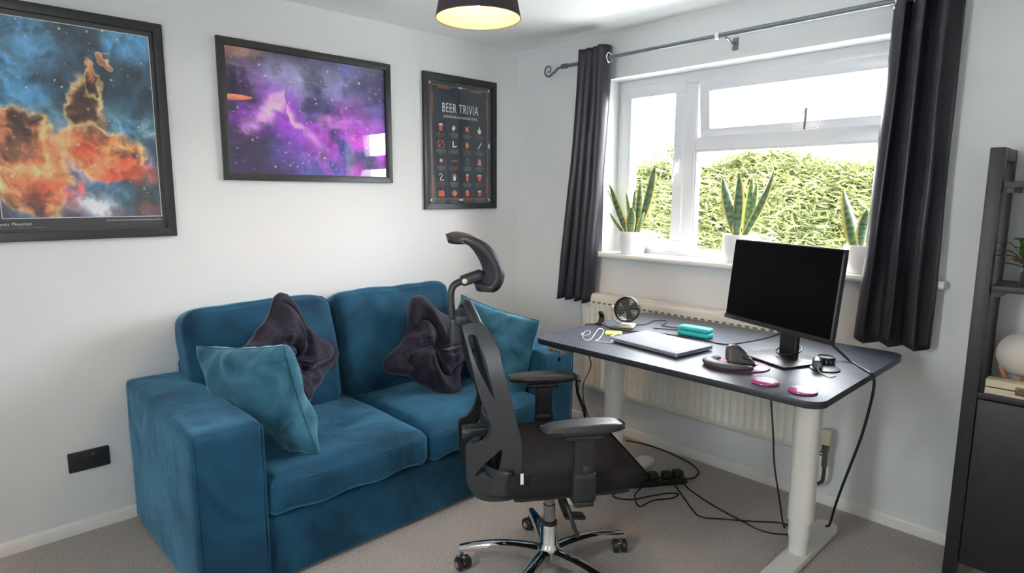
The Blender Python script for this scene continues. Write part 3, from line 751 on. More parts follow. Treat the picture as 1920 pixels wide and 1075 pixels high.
def curtain(name, label, top, bot, ztop, zbot, folds, depth, flip, eyelets, seed, bulge=0):
    """top/bot = (ya, yb) edges; the cloth hangs in regular folds round x=-.1"""
    t = thing(name, label, 'curtain', (-.1, (top[0]+top[1])/2, zbot))
    nu, nv = folds*16, 44
    def fn(u, v):
        s = v**1.2
        ya = top[0]+(bot[0]-top[0])*s; yb = top[1]+(bot[1]-top[1])*s
        ph = u*folds*2*pi
        edge = max(0, min(1, (u-.86)/.08)) if top[0] > -1 else 0
        amp = depth*(1-.15*v) * (1+.85*edge) * (1+.25*noise.noise(Vector((u*5+seed, v*1.5, 0))))
        y_ = ya+(yb-ya)*u + .014*sin(2*ph)*(1-.3*v) + .008*noise.noise(Vector((u*4, v*3, seed)))
        x_ = -.1 + amp*sin(ph + flip + .35*noise.noise(Vector((u*2, v*2.2, seed+3)))*v)
        x_ += .006*noise.noise(Vector((u*9, v*7, seed+8)))*v
        z_ = ztop+(zbot-ztop)*v + (.010*sin(ph*1+1)*v**8)
        return (x_, y_, z_)
    MB().add(sheet(fn, nu, nv, .004)).build('cloth', 'curtain', t, 180, False)
    m_ = None
    for k in range(eyelets):
        u = ((k+1)*pi-flip)/(2*pi*folds)
        if not 0 <= u <= 1: continue
        p = Vector(fn(u, (ztop-2.228)/(ztop-zbot))); q = Vector(fn(min(u+.01, 1), (ztop-2.228)/(ztop-zbot)))
        tn = (q-p).normalized(); nn = Vector((tn.y, -tn.x, 0)).normalized()
        a = tn; b = Vector((0, 0, 1)); c_ = Vector((-.1, p.y, 2.228))
        MB().add(tube([c_+a*.026*cos(i*pi/12)+b*.026*sin(i*pi/12) for i in range(24)], .0055, 8, True)).build('eyelet', 'chrome', t, 60, False)
    return t
curtain('curtain', 'narrow dark curtain gathered left of the window beside the radiator', (-.63, -.835), (-.462, -.745), 2.295, .815, 4, .034, .6, 8, 3)
curtain('curtain', 'wide black curtain at the right of the window behind the desk end', (-2.268, -2.488), (-2.222, -2.495), 2.295, .838, 3, .04, 2.4, 6, 9)

# ------------------------------------------------------------------ radiator
RX, RY0, RY1, RZ0, RZ1 = -.105, -2.075, -.69, .265, .865
rad = thing('radiator', 'long cream panel radiator under the window behind the desk', 'radiator', (-.07, -1.38, RZ0))
n = 33; pr = []; pitch = (RY1-RY0-.06)/n
outl = []
for i in range(n):
    y0 = RY0+.03+i*pitch
    for a, b in ((0, 0), (.28, 0), (.42, .012), (.82, .012), (.96, 0)): outl.append((y0+a*pitch, b))
outl = [(RY0, 0), (RY0+.02, 0)] + outl + [(RY1-.02, 0), (RY1, 0)]
V = []; F = []
lev = [(RZ0, .012, 0), (RZ0+.012, 0, 0), (RZ0+.045, 0, 0), (RZ0+.065, 0, 1), (RZ1-.085, 0, 1), (RZ1-.065, 0, 0), (RZ1-.02, 0, 0), (RZ1-.006, .004, 0), (RZ1, .014, 0)]
for z, back, on in lev:
    for yy, d in outl: V.append((RX+back+d*on, yy, z))
k = len(outl)
for i in range(len(lev)-1):
    for j in range(k-1): F.append((i*k+j, i*k+j+1, (i+1)*k+j+1, (i+1)*k+j))
MB().add((V, F)).build('front_panel', 'radiator', rad, 50, False)
MB().add(box(RX+.016, -.04, RY0, RY1, RZ0+.004, RZ1-.02)).build('water_panel', 'radiator', rad, 30, False)
MB().add(box(RX+.01, -.03, RY0-.004, RY1+.004, RZ1-.02, RZ1+.004)).build('top_grille', 'radiator', rad, 30, False, .003)
for yy in (RY0-.006, RY1+.001): MB().add(box(RX+.006, -.03, yy, yy+.005, RZ0+.01, RZ1)).build('side_cover', 'radiator', rad, 30, False)
for i in range(n):
    y0 = RY0+.03+(i+.62)*pitch
    MB().add(box(RX-.0012, RX+.002, y0-.011, y0+.011, RZ1-.052, RZ1-.043)).build('slot', 'slot_dark', rad, 0, False)
    MB().add(rbox(.006, .02, .009, .003, 4), Tr(RX, y0, RZ0+.03)).build('weld_dimple', 'radiator', rad, 60, False)
for yy in (-1.05, -1.7): MB().add(box(-.04, -.001, yy-.02, yy+.02, RZ0+.1, RZ1-.1)).build('wall_bracket', 'radiator', rad, 30, False)
vb = MB().add(lathe([(.012, .19), (.014, .2), (.014, .27), (.018, .275), (.018, .30)], 12), Tr(-.075, -2.135, .02)).add(tube([(-.075, -2.135, .27), (-.075, -2.07, .275)], .012, 10)).build('valve_body', 'steel', rad, 50, False)
MB().add(rbox(.042, .042, .075, .008, 6), Tr(-.075, -2.135, .358)).build('thermostat_head', 'cream_plastic', vb, 50, False)
MB().add(tube(catmull([(-.075, -2.135, .25), (-.075, -2.135, .17), (-.07, -2.125, .13), (-.05, -2.07, .09), (-.03, -2.05, .06), (-.03, -2.05, 0)], 5), .0085, 8)).build('pipe', 'copper_pipe', rad, 60, False)
vb = MB().add(tube([(-.075, -.69, .295), (-.075, -.62, .295)], .011, 10)).add(lathe([(.014, .25), (.014, .31), (.009, .325)], 12), Tr(-.075, -.632, 0)).build('valve_body', 'steel', rad, 50, False)
MB().add(tube(catmull([(-.075, -.632, .26), (-.075, -.64, .2), (-.072, -.68, .13), (-.07, -.70, .06), (-.07, -.70, 0)], 5), .010, 8)).build('pipe_sleeve', 'cable', rad, 60, False)

# ------------------------------------------------------------------ sofa
sofa = thing('sofa', 'teal velvet two-seat sofa with wide square arms against the picture wall', 'sofa', (-1.47, -.5, 0))
def soft(amt, seed, sc=5):
    def d(u, v, w, p):
        q = noise.noise_vector(p*sc+Vector((seed, seed*2, 0)))*amt
        return p+q
    return d
def arm_def(sgn, seed):
    def d(u, v, w, p):
        p = p+noise.noise_vector(p*4+Vector((seed, 0, 0)))*.005
        p.x += sgn*.012*(1-v*v)*(1-w*w)*(1 if u*sgn > 0 else .3)
        if w > 0: p.z += .008*(1-u*u)*(1-v*v)
        return p
    return d
def placed(name, vf, c_, material, parent, smooth=180, M=None):
    return MB().add(vf, (M if M is not None else Tr(*c_))).build(name, material, parent, smooth, False)
ARMW = .24; AY0, AY1 = -.965, -.03
for sgn, x in ((-1, -2.31), (1, -.625)):
    a_ = placed('arm', rbox(ARMW, AY1-AY0, .64, .022, 16, arm_def(sgn, 3+sgn)), (x, (AY0+AY1)/2, .332), 'velvet', sofa)
    xi = x-sgn*ARMW/2; xo = x+sgn*ARMW/2
    for xs in (xi+sgn*.004, xo-sgn*.004):
        MB().add(tube([(xs, AY0+.005, .03), (xs, AY0+.004, .62), (xs, AY0+.012, .645)], .0035, 6)).build('seam', 'velvet', a_, 60, False)
placed('base', rbox(1.45, .80, .255, .02, 14, soft(.004, 8)), (-1.4675, -.545, .14), 'velvet', sofa)
placed('back_frame', rbox(1.50, .17, .72, .03, 10, soft(.003, 4)), (-1.4675, -.115, .37), 'velvet', sofa)
def seat_def(seed):
    def d(u, v, w, p):
        e = (1-u*u)*(1-v*v)
        if w > 0: p.z += .028*e**.6*w
        p = p + noise.noise_vector(p*5+Vector((seed, seed, 0)))*.005
        if v < -.8: p.y -= .012*(1-w*w)*(1-u**4); p.z += .006*sin(u*9+seed)*(1 if w < 0 else .3)
        if v > .2 and w > 0: p.z += .008*noise.noise(Vector((u*3+seed, v*2, 0)))
        return p
    return d
for k, x in enumerate((-1.828, -1.108)):
    sc_ = placed('seat_cushion', rbox(.715, .74, .155, .045, 20, seat_def(2+5*k)), (x, -.605, .347), 'velvet', sofa)
    MB().add(tube([(x+.345*u, -.975+.012*abs(u)**6, .398+.002*sin(u*6)) for u in [-1+i/10 for i in range(21)]], .003, 6)).build('seam', 'velvet', sc_, 60, False)
def back_def(seed, wd_):
    def d(u, v, w, p):
        e = (1-u*u)*(1-w*w)
        p.y += -.055*e**.6 if v < 0 else .02*e
        p.z += (.012*(1-u*u) if w > .3 else 0)
        p.x += (.012*(1-w*w))*(1 if u > 0 else -1)*abs(u)**3
        p = p + noise.noise_vector(p*4.2+Vector((seed, 0, seed)))*.013 + noise.noise_vector(Vector((p.x*11, p.y*4, p.z*5))+Vector((seed, 0, seed)))*.005
        # gathers near the top and bottom seams
        if v < .2: p.y += .005*sin(u*17+seed+3*w)*abs(w)**3*(1-u*u)
        return p
    return d
for k, (x, wd_, zt) in enumerate(((-1.885, .68, .945), (-1.165, .72, .95))):
    M = Tr(x, -.275, .42) @ Rx(radians(-13)) @ Tr(0, 0, .265)
    bc = placed('back_cushion', rbox(wd_, .18, .54, .05, 18, back_def(3+6*k, wd_)), None, 'velvet', sofa, M=M)
    ex = wd_/2-.006
    loop = [(ex*cos(t) if False else max(-ex, min(ex, 1.35*ex*cos(t))), -.062, max(-.262, min(.262, .262*1.35*sin(t)))) for t in [2*pi*i/60 for i in range(60)]]
    MB().add(tube(loop, .0035, 6, True), M).build('seam', 'velvet', bc, 60, False)

def cushion(name, label, M, w, h, t, material, seed, pinch=.06, wr=.006):
    o_ = thing(name, label, 'cushion', tuple(M.translation))
    vf, seam = pillow(w, h, t, 30, pinch, wr, seed)
    MB().add(vf, M).build('cover', material, o_, 180, False)
    MB().add(tube(seam, .0035, 6, True), M).build('seam', material, o_, 60, False)
    return o_
def frame_M(c_, xdir, lean):
    """local x along xdir (horizontal), local z up leaning back by `lean` against the facing side (-y local)"""
    X = Vector(xdir).normalized(); Z0 = Vector((0, 0, 1)); Y = Z0.cross(X).normalized()
    Z = (Z0*cos(lean)+Y*sin(lean)).normalized(); Y = Z.cross(X)
    return Matrix(((X.x, Y.x, Z.x, c_[0]), (X.y, Y.y, Z.y, c_[1]), (X.z, Y.z, Z.z, c_[2]), (0, 0, 0, 1)))
cushion('scatter_cushion', 'pale teal velvet cushion propped on the near sofa arm', frame_M((-2.085, -.625, .628), (-.33, .94, 0), .20) @ Ry(.13), .53, .47, .19, 'velvet_light', 2.2, .05, .026)
cushion('scatter_cushion', 'teal velvet cushion leaning in the far sofa corner behind the chair', frame_M((-.80, -.62, .615), (.14, -.98, 0), .10) @ Ry(.14), .56, .48, .18, 'velvet_light', 6.1, .06, .026)
def knot(name, label, M, R0, th, seed, spin, sharp=1.0):
    """plaited cushion: four pointed corners, broad bands wound round the middle"""
    o_ = thing(name, label, 'cushion', tuple(M.translation))
    na, nr = 128, 44; V = []; F = []
    def rad_(t): return R0*(.64+.36*abs(cos(2*t))**5*sharp+.04*cos(t*2+seed))
    for s in (1, -1):
        for i in range(nr+1):
            q = i/nr
            for j in range(na):
                t = 2*pi*j/na; r_ = rad_(t)*q
                e = max(0, 1-q**2.6)
                f = (2*(t+spin)/pi - 1.25*q*(1+.1*sin(seed))) % 1.0        # one band per quarter turn, swept round
                ridge = (sin(pi*min(1, f*1.02))**.55)
                fold = .22*abs(sin(3*pi*f+2.5*q))+.10*abs(sin(9*f+14*q+seed))
                y_ = s*th*(e**.45)*(.42+.62*ridge*(1-exp(-(q/.16)**2))+fold*q*(1-q)*2)
                y_ += s*(.012*noise.noise(Vector((r_*cos(t)*14+seed, r_*sin(t)*14, s)))+.006*noise.noise(Vector((r_*cos(t)*40+seed, r_*sin(t)*22, s))))*e**.5
                if f < .06: y_ -= s*.035*e*(.06-f)/.06*q
                V.append((r_*cos(t), y_, r_*sin(t)))
    k = (nr+1)*na
    for s in (0, 1):
        for i in range(nr):
            for j in range(na):
                a = (s*k+i*na+j, s*k+i*na+(j+1) % na, s*k+(i+1)*na+(j+1) % na, s*k+(i+1)*na+j)
                F.append(a if s else a[::-1])
    MB().add((V, F), M).build('cover', 'velvet_dark', o_, 70, False)
    return o_
knot('plaited_cushion', 'dark grey velvet plaited cushion behind the pale teal cushion', frame_M((-1.885, -.49, .735), (.93, .36, 0), .2) @ Ry(.12), .30, .085, 1.3, .2, 1.0)
knot('plaited_cushion', 'dark grey plaited knot cushion in the middle of the right seat', frame_M((-1.12, -.53, .655), (.95, -.3, 0), .38) @ Ry(-.22), .295, .10, 4.2, .9)

# ------------------------------------------------------------------ office chair (local x = forward, y = left)
chair = thing('office_chair', 'black mesh-back office chair with headrest and chrome five-star base', 'chair', (-1.385, -1.61, 0), radians(-32.9))
def cp(name, mm, material, parent=None, smooth=50, bevel=0): return mm.build(name, material, parent or chair, smooth, True, bevel)
hub = cp('base_hub', MB().add(lathe([(.028, .052), (.03, .07), (.046, .085), (.046, .125), (.038, .14), (.033, .145), (.033, .215), (.029, .222)], 28)), 'chrome')
cp('gas_lift', MB().add(lathe([(.0225, .222), (.0225, .30), (.019, .302), (.019, .40)], 24)), 'steel')
cp('lift_collar', MB().add(lathe([(.03, .22), (.03, .232), (.024, .236)], 24)), 'black_plastic')
A0 = radians(88.7)
for k in range(5):
    a = A0+k*2*pi/5; M = Rz(a); P = []; n = 14
    V = []; F = []
    for i in range(n+1):
        t = i/n; r_ = .035+.315*t
        zt = .128+.012*sin(pi*t*.9)-.034*t*t; hgt = .046-.024*t; hw = .025-.009*t
        V += [(r_, -hw, zt-hgt), (r_, -hw*.95, zt-.008), (r_, -hw*.5, zt), (r_, hw*.5, zt), (r_, hw*.95, zt-.008), (r_, hw, zt-hgt)]
    for i in range(n):
        for j in range(6): F.append((i*6+j, (i+1)*6+j, (i+1)*6+(j+1) % 6, i*6+(j+1) % 6))
    F += [(0, 1, 2, 3, 4, 5), tuple(n*6+j for j in (5, 4, 3, 2, 1, 0))]
    arm = cp('base_leg', MB().add((V, F), M), 'chrome', None, 45)
    cs = cp('caster', MB().add(tube([(.342, 0, .088), (.342, 0, .05)], .007, 10), M).add(rbox(.04, .014, .03, .008, 4), M @ Tr(.345, 0, .038)), 'steel', None)
    ca_ = .6+1.7*k
    for sy in (-1, 1):
        M2 = M @ Tr(.342, 0, .028) @ Rz(ca_) @ Tr(.01, sy*.017, 0) @ Rx(pi/2)
        cp('wheel', MB().add(lathe([(.006, -.0105), (.022, -.0105), (.027, -.006), (.0275, .006), (.022, .0105), (.006, .0105)], 24), M2), 'black_plastic', cs)
        cp('wheel_cap', MB().add(lathe([(.012, -.0115), (.012, .0115)], 18), M2), 'chrome', cs)
cp('tilt_mechanism', MB().add(rbox(.22, .15, .06, .015, 6), Tr(.0, 0, .405)), 'black_plastic')
lv = cp('tilt_lever', MB().add(tube(catmull([(.02, -.06, .39), (.03, -.14, .36), (.045, -.175, .30), (.06, -.18, .262)], 5), .008, 8)), 'black_plastic')
lv = cp('footrest_bar', MB().add(tube(catmull([(.03, .03, .37), (.055, .05, .29), (.075, .055, .235), (.09, .06, .215)], 5), .014, 8, flat=(1, .6))), 'black_plastic')
cp('lever_paddle', MB().add(rbox(.085, .05, .014, .006, 6), Tr(.115, .055, .21) @ Ry(.12)), 'black_plastic', lv)
def seat_d(u, v, w, p):
    if w > 0: p.z += .016*(1-v*v)*(1-u*u) - .012*(1 if u > .2 else 0)*(max(0, u-.2)/.8)**2*2.2
    if w <= 0: p.z += .02*max(0, u-.3)
    p.y *= 1-.06*max(0, -u)**2-.10*max(0, u)**4
    p.z += .010*abs(v)**3*(1 if w > 0 else 0)
    return p
cp('seat', MB().add(rbox(.50, .50, .095, .04, 16, seat_d), Tr(.045, 0, .487)), 'black_fabric', None, 180)
cp('seat_shell', MB().add(rbox(.42, .42, .035, .015, 8), Tr(.03, 0, .438)), 'black_plastic', None, 60)
cp('care_tag', MB().add(box(-.165, -.155, -.258, -.2555, .515, .552)), 'white_tag')
for sy in (-1, 1):
    def pad(u, v, w, p):
        p.y *= (1-.12*u*u-.22*u**6); p.z += (.013*u*u if w < 0 else -.004*u**4) + .006*(1-u*u)
        return p
    ap = cp('armrest', MB().add(rbox(.28, .094, .038, .0185, 14, pad), Tr(.037, sy*.282, .703) @ Rz(-sy*.06)), 'pad_rubber', None, 180)
    cp('arm_bracket', MB().add(rbox(.13, .06, .018, .006, 6), Tr(.037, sy*.28, .68)), 'black_plastic', ap)
    po = cp('arm_post', MB().add(rbox(.072, .03, .215, .01, 8), Tr(.042, sy*.283, .575)), 'black_plastic', None, 60)
    cp('arm_sleeve', MB().add(rbox(.078, .04, .10, .01, 8), Tr(.044, sy*.283, .505)), 'black_plastic', po, 60)
    cp('height_button', MB().add(lathe([(.014, 0), (.013, .005), (.008, .007)], 16), Tr(.045, sy*.30, .572) @ Rx(-sy*pi/2)), 'dark_plastic', po)
    cp('arm_foot', MB().add(rbox(.07, .15, .022, .008, 6), Tr(.044, sy*.222, .444)), 'black_plastic', po, 60)
# back: curved side rims, mesh, rear struts
PROF = [(.414, -.225, .10), (.44, -.182, .165), (.514, -.150, .215), (.628, -.145, .235), (.743, -.170, .232), (.874, -.206, .212), (.965, -.234, .172), (1.03, -.278, .118)]
def prof(z):
    for i in range(len(PROF)-1):
        if z <= PROF[i+1][0] or i == len(PROF)-2:
            a, b = PROF[i], PROF[i+1]; t = (z-a[0])/(b[0]-a[0]); t = max(0, min(1, t)); t2 = t*t*(3-2*t)*.3+t*.7
            return a[1]+(b[1]-a[1])*t2, a[2]+(b[2]-a[2])*t2
OUT = [(-0.295, -0.109, 1.036), (-0.276, -0.113, 1.036), (-0.255, -0.13, 1.016), (-0.236, -0.158, 0.981), (-0.225, -0.178, 0.951), (-0.216, -0.199, 0.903), (-0.201, -0.215, 0.84), (-0.186, -0.223, 0.775), (-0.174, -0.227, 0.721), (-0.162, -0.229, 0.668), (-0.158, -0.225, 0.61), (-0.158, -0.215, 0.542), (-0.164, -0.19, 0.463), (-0.175, -0.165, 0.425), (-0.205, -0.15, 0.412), (-0.251, -0.13, 0.405), (-0.284, -0.12, 0.412), (-0.308, -0.115, 0.432), (-0.326, -0.118, 0.473), (-0.33, -0.12, 0.542), (-0.327, -0.127, 0.606), (-0.291, -0.148, 0.62), (-0.264, -0.167, 0.646), (-0.252, -0.179, 0.686), (-0.259, -0.178, 0.723), (-0.281, -0.169, 0.776), (-0.299, -0.161, 0.836), (-0.313, -0.151, 0.901), (-0.325, -0.134, 0.959), (-0.335, -0.114, 1.002), (-0.334, -0.103, 1.027)]
H1 = [(-0.32, -0.124, 0.993), (-0.294, -0.133, 0.994), (-0.286, -0.149, 0.967), (-0.269, -0.169, 0.919), (-0.259, -0.184, 0.868), (-0.243, -0.191, 0.795), (-0.268, -0.179, 0.84), (-0.292, -0.163, 0.891), (-0.309, -0.145, 0.941)]
H2 = [(-0.217, -0.192, 0.617), (-0.218, -0.184, 0.561), (-0.233, -0.166, 0.501), (-0.265, -0.153, 0.513), (-0.301, -0.132, 0.502), (-0.272, -0.153, 0.552), (-0.244, -0.173, 0.587)]
def side_plate(sy, th=.026):
    bm = bmesh.new(); rings = []
    for ring_ in (OUT, H1, H2):
        pts = catmull(ring_, 3, True); vs_ = [bm.verts.new((p.x, p.z, 0)) for p in pts]
        rings.append([(v, p) for v, p in zip(vs_, pts)])
        for i in range(len(vs_)): bm.edges.new((vs_[i], vs_[(i+1) % len(vs_)]))
    lat = {v: p.y for r_ in rings for v, p in r_}
    bmesh.ops.triangle_fill(bm, use_beauty=True, edges=bm.edges[:])
    bm.verts.index_update(); V0 = []; tris = [tuple(v.index for v in f.verts) for f in bm.faces]
    for v in bm.verts: V0.append((v.co.x, abs(lat[v])*sy, v.co.y))
    n0 = len(V0)
    V = [(x, y+sy*th/2, z) for x, y, z in V0]+[(x, y-sy*th/2, z) for x, y, z in V0]
    F = list(tris)+[tuple(i+n0 for i in t[::-1]) for t in tris]
    for r_ in rings:
        n_ = len(r_); ids = [v.index for v, p in r_]
        for i in range(n_): a_, b_2 = ids[i], ids[(i+1) % n_]; F.append((a_, b_2, b_2+n0, a_+n0))
    bm.free()
    return V, F
for sy in (-1, 1):
    o_ = cp('back_side_frame', MB().add(side_plate(sy)), 'dark_plastic', None, 35)
    bv = o_.modifiers.new('soft_edges', 'BEVEL'); bv.width = .006; bv.segments = 2; bv.limit_method = 'ANGLE'; bv.angle_limit = radians(50)
cp('back_top_rail', MB().add(tube(catmull([(-.285, -.115, 1.022), (-.300, -.07, 1.062), (-.308, 0, 1.082), (-.300, .07, 1.062), (-.285, .115, 1.022)], 6), .014, 12, flat=(1.3, .8), up=(1, 0, 0))), 'dark_plastic', None, 70)
def meshfn(u, v):
    z = .44+.63*v; x, hw = prof(min(z, 1.03)); s = 2*u-1
    hw = hw*(1-.55*max(0, (z-1.0)/.07)**1.5) if z > 1 else hw
    return (x-.032*(1-s*s)-.012-(z-1.03)*.3*(z > 1.03), s*(hw-.006), z)
cp('back_mesh', MB().add(sheet(meshfn, 14, 26, .003)), 'mesh_fabric', None, 180)
cp('lower_shell', MB().add(sheet(lambda u, v: (-.185-.125*sin(pi*v)**.7*(1-.25*u)-.02*u*(1-u), (2*v-1)*(.20+.02*u), .415+.10*u+.03*abs(2*v-1)**2), 8, 26, .014)), 'dark_plastic', None, 180)
lum = cp('lumbar_support', MB().add(rbox(.03, .26, .10, .014, 8, lambda u, v, w, p: Vector((p.x+.03*v*v, p.y, p.z))), Tr(-.245, 0, .635)), 'black_plastic', None, 180)
cp('lumbar_arm', MB().add(rbox(.085, .05, .035, .01, 6), Tr(-.275, -.06, .635)), 'black_plastic', lum, 60)
cp('lumbar_knob', MB().add(lathe([(.0, -.017), (.022, -.017), (.025, -.012), (.025, .012), (.022, .017), (0, .017)], 20, False, False), Tr(-.318, -.06, .63) @ Ry(pi/2)), 'dark_plastic', lum)
cp('back_bracket', MB().add(tube(catmull([(-.06, 0, .40), (-.16, 0, .395), (-.25, 0, .415), (-.29, 0, .47)], 5), .026, 10, flat=(.55, 1.7), up=(0, 0, 1))), 'black_plastic', None, 70)
# headrest on its bent stem
cl = cp('headrest_clamp', MB().add(rbox(.05, .07, .10, .014, 8), Tr(-.345, 0, .985)).add(rbox(.06, .12, .04, .012, 6), Tr(-.325, 0, 1.03)), 'dark_plastic', None, 60)
cp('headrest_stem', MB().add(tube(catmull([(-.357, 0, .93), (-.36, 0, 1.03), (-.364, 0, 1.11), (-.352, 0, 1.145), (-.315, 0, 1.162)], 6), .0125, 10, flat=(1, 1.5), up=(1, 0, .3))), 'dark_plastic', None, 70)
hr = catmull([(-.372, 0, 1.308), (-.335, 0, 1.316), (-.285, 0, 1.292), (-.250, 0, 1.245), (-.232, 0, 1.195), (-.245, 0, 1.152), (-.275, 0, 1.138)], 6)
def hrf(u, v):
    i = u*(len(hr)-1); k = min(int(i), len(hr)-2); p = hr[k]+(hr[k+1]-hr[k])*(i-k)
    s = 2*v-1; hw = .115*(1-.32*abs(2*u-1)**3)
    return (p.x+.030*s*s-.004, s*hw, p.z-.012*s*s*(1-u))
hp = cp('headrest', MB().add(sheet(hrf, 26, 18, .030)), 'dark_plastic', None, 180)
cp('headrest_hinge', MB().add(rbox(.085, .055, .036, .012, 6), Tr(-.29, 0, 1.17) @ Ry(-.32)), 'dark_plastic', hp, 60)
cp('hinge_screw', MB().add(lathe([(.009, 0), (.009, .004), (.005, .006)], 14), Tr(-.318, -.0275, 1.162) @ Rx(pi/2)), 'cream_plastic', hp)

# ------------------------------------------------------------------ standing desk
DZ = .82
desk = thing('standing_desk', 'white-legged standing desk with dark wood-grain top under the window', 'desk', (-.6, -1.8, 0))
dx0, dx1, dy0, dy1 = -1.05, -.145, -2.43, -1.185
MB().add(prism(rrect(dx0, dx1, dy0, dy1, .06, 8), DZ-.0015, DZ)).build('desk_surface', 'desk_top', desk, 30, False)
MB().add(prism(rrect(dx0, dx1, dy0, dy1, .06, 8), DZ-.025, DZ-.0015)).build('desk_board', 'desk_edge', desk, 40, False, .002)
MB().add(box(-.60, -.53, dy0+.12, dy1-.06, DZ-.065, DZ-.03)).build('cross_beam', 'desk_white', desk, 30, False, .003)
for yc in (-1.285, -2.222):
    MB().add(box(-.86, -.26, yc-.03, yc+.03, DZ-.045, DZ-.0255)).build('top_bracket', 'desk_white', desk, 30, False, .003)
    lg = MB().add(prism([(a-.56, b+yc) for a, b in rrect(-.043, .043, -.047, .047, .036, 8)], .17, DZ-.045)).build('leg', 'desk_white', desk, 40, False)
    MB().add(prism([(a-.56, b+yc) for a, b in rrect(-.038, .038, -.0415, .0415, .032, 8)], .10, .17)).build('leg_stage', 'desk_white', lg, 40, False)
    MB().add(prism([(a-.56, b+yc) for a, b in rrect(-.033, .033, -.036, .036, .028, 8)], .028, .10)).build('leg_stage', 'desk_white', lg, 40, False)
    MB().add(prism(rrect(-.915, -.215, yc-.045, yc+.045, .04, 8), .004, .030)).build('foot', 'desk_white', desk, 40, False, .004)
cpn = MB().add(rbox(.05, .10, .018, .004, 6), Tr(-1.03, -1.335, DZ-.036)).build('control_panel', 'grey_plastic', desk, 50, False)
for k in range(3): MB().add(lathe([(.004, 0), (.004, .002)], 10), Tr(-1.055, -1.31-.022*k, DZ-.036) @ Ry(-pi/2)).build('button', 'dark_plastic', cpn, 50, False)
ky = thing('key_bunch', 'small keys hanging under the desk edge by the control panel', 'keys', (-1.045, -1.345, DZ-.13))
MB().add(tube([(-1.045+.012*cos(i*pi/8), -1.345, DZ-.053+.012*sin(i*pi/8)) for i in range(16)], .0012, 5, True)).build('ring', 'steel', ky, 60, False)
for dy, l in ((-.006, .05), (.006, .062)):
    k_ = MB().add(tube([(-1.045, -1.345, DZ-.064), (-1.045, -1.345+dy, DZ-.072-l)], .0028, 5, flat=(1, .4))).add(lathe([(.009, -.001), (.009, .001)], 12), Tr(-1.045, -1.345+dy*.3, DZ-.074) @ Ry(pi/2)).build('key', 'steel', ky, 50, False)

# ------------------------------------------------------------------ monitor
YM = 2.7524
mon = thing('monitor', 'black flat monitor with a switched-off screen on the desk', 'monitor', (-.575, -2.135, DZ), YM-pi)
# local frame: screen faces local -x, width along y
TL = .10
Ms = Tr(-.075, 0, .2914) @ Ry(TL)
MB().add(rbox(.022, .54, .335, .006, 8), Ms @ Tr(.011, 0, 0)).build('housing', 'monitor_body', mon, 50)
sc_ = MB().add(box(-.0015, 0, -.262, .262, -.148, .162), Ms).build('screen', 'screen', mon, 0)
MB().add(box(-.003, 0, -.27, .27, -.1675, -.149), Ms).build('chin', 'monitor_body', mon, 30, True, .001)
me = text_mesh('Lenovo', .013, 'LEFT', .0002); me.transform(Ms @ Tr(-.0034, .262, -.163) @ Rz(-pi/2) @ Rx(pi/2)); link_mesh('logo', me, 'print_grey', mon, 0)
MB().add(rbox(.04, .2, .16, .015, 6), Ms @ Tr(.04, 0, 0)).build('rear_bulge', 'monitor_body', mon, 60)
MB().add(rbox(.022, .085, .30, .006, 6), Tr(.0, 0, .15)).build('stand_neck', 'monitor_body', mon, 50)
MB().add(tube([(-.0+.046*cos(i*pi/10), .046*sin(i*pi/10), .035+.012*cos(i*pi/10)) for i in range(20)], .003, 6, True)).build('cable_loop', 'cable', mon, 60)
bs = MB().add(prism(rrect(-.14, .09, -.12, .12, .008, 4), .0005, .010)).build('stand_foot', 'monitor_body', mon, 30, True, .002)
MB().add(box(-.134, -.128, -.10, .10, .010, .0106)).build('red_stripe', 'red_line', bs, 0)

# ------------------------------------------------------------------ laptop
lt = thing('laptop', 'closed silver laptop lying on the desk', 'laptop', (-.765, -1.672, DZ), atan2(-.995, -.12))
def lp(name, vf, m_, s=40, bevel=0, p=None): return MB().add(vf).build(name, m_, p or lt, s, True, bevel)
lp('base', prism(rrect(-.18, .18, -.118, .118, .008, 4), .006, .0135), 'silver', 40, .001)
ld_ = lp('lid', prism(rrect(-.18, .18, -.118, .118, .008, 4), .0145, .021), 'laptop_lid', 40, .001)
lp('lid_mark', box(-.022, .022, -.006, .006, .021, .0213), 'laptop_mark', 0, 0, ld_)
lp('hinge', box(-.14, .14, .112, .120, .004, .016), 'monitor_body')
for sx in (-1, 1):
    for sy in (-1, 1): lp('foot', box(sx*.15-.015, sx*.15+.015, sy*.1-.006, sy*.1+.006, 0, .006), 'black_plastic')

# ------------------------------------------------------------------ mouse pad, mouse, coasters
mp = thing('mouse_pad', 'pink and dark gel mouse pad with wrist rest on the desk', 'mouse pad', (-.825, -2.045, DZ), atan2(-.87, .5))
MB().add(lathe([(.0, .0003), (.098, .0003), (.1, .002), (.1, .004), (.098, .005), (0, .005)], 44, False, False), Matrix.Diagonal((1.18, .92, 1, 1))).build('pad', 'pad_pink', mp, 60)
wr_ = [(.098*cos(radians(a_)), .076*sin(radians(a_)), .0142) for a_ in range(130, 301, 10)]
MB().add(tube(wr_, [.027*sin(pi*(i+1.2)/(len(wr_)+1.4))**.45 for i in range(len(wr_))], 14, flat=(.5, 1.1), up=(0, 0, 1))).build('wrist_rest', 'mouse_body', mp, 180)
ms = thing('vertical_mouse', 'dark grey vertical computer mouse standing on the pad', 'mouse', (-.80, -2.05, DZ+.0055), atan2(-.80, .6))
def mfn(u, v, w, p):
    t = (w+1)/2
    p.y = p.y*(1-.42*t)+.010*t; p.x = p.x*(1-.22*t)-.012*t
    p.z -= t*.030*max(0, u+.2)**1.3; p.z += .004*(1-u*u)*t
    p.z = max(p.z, -.032)
    return p
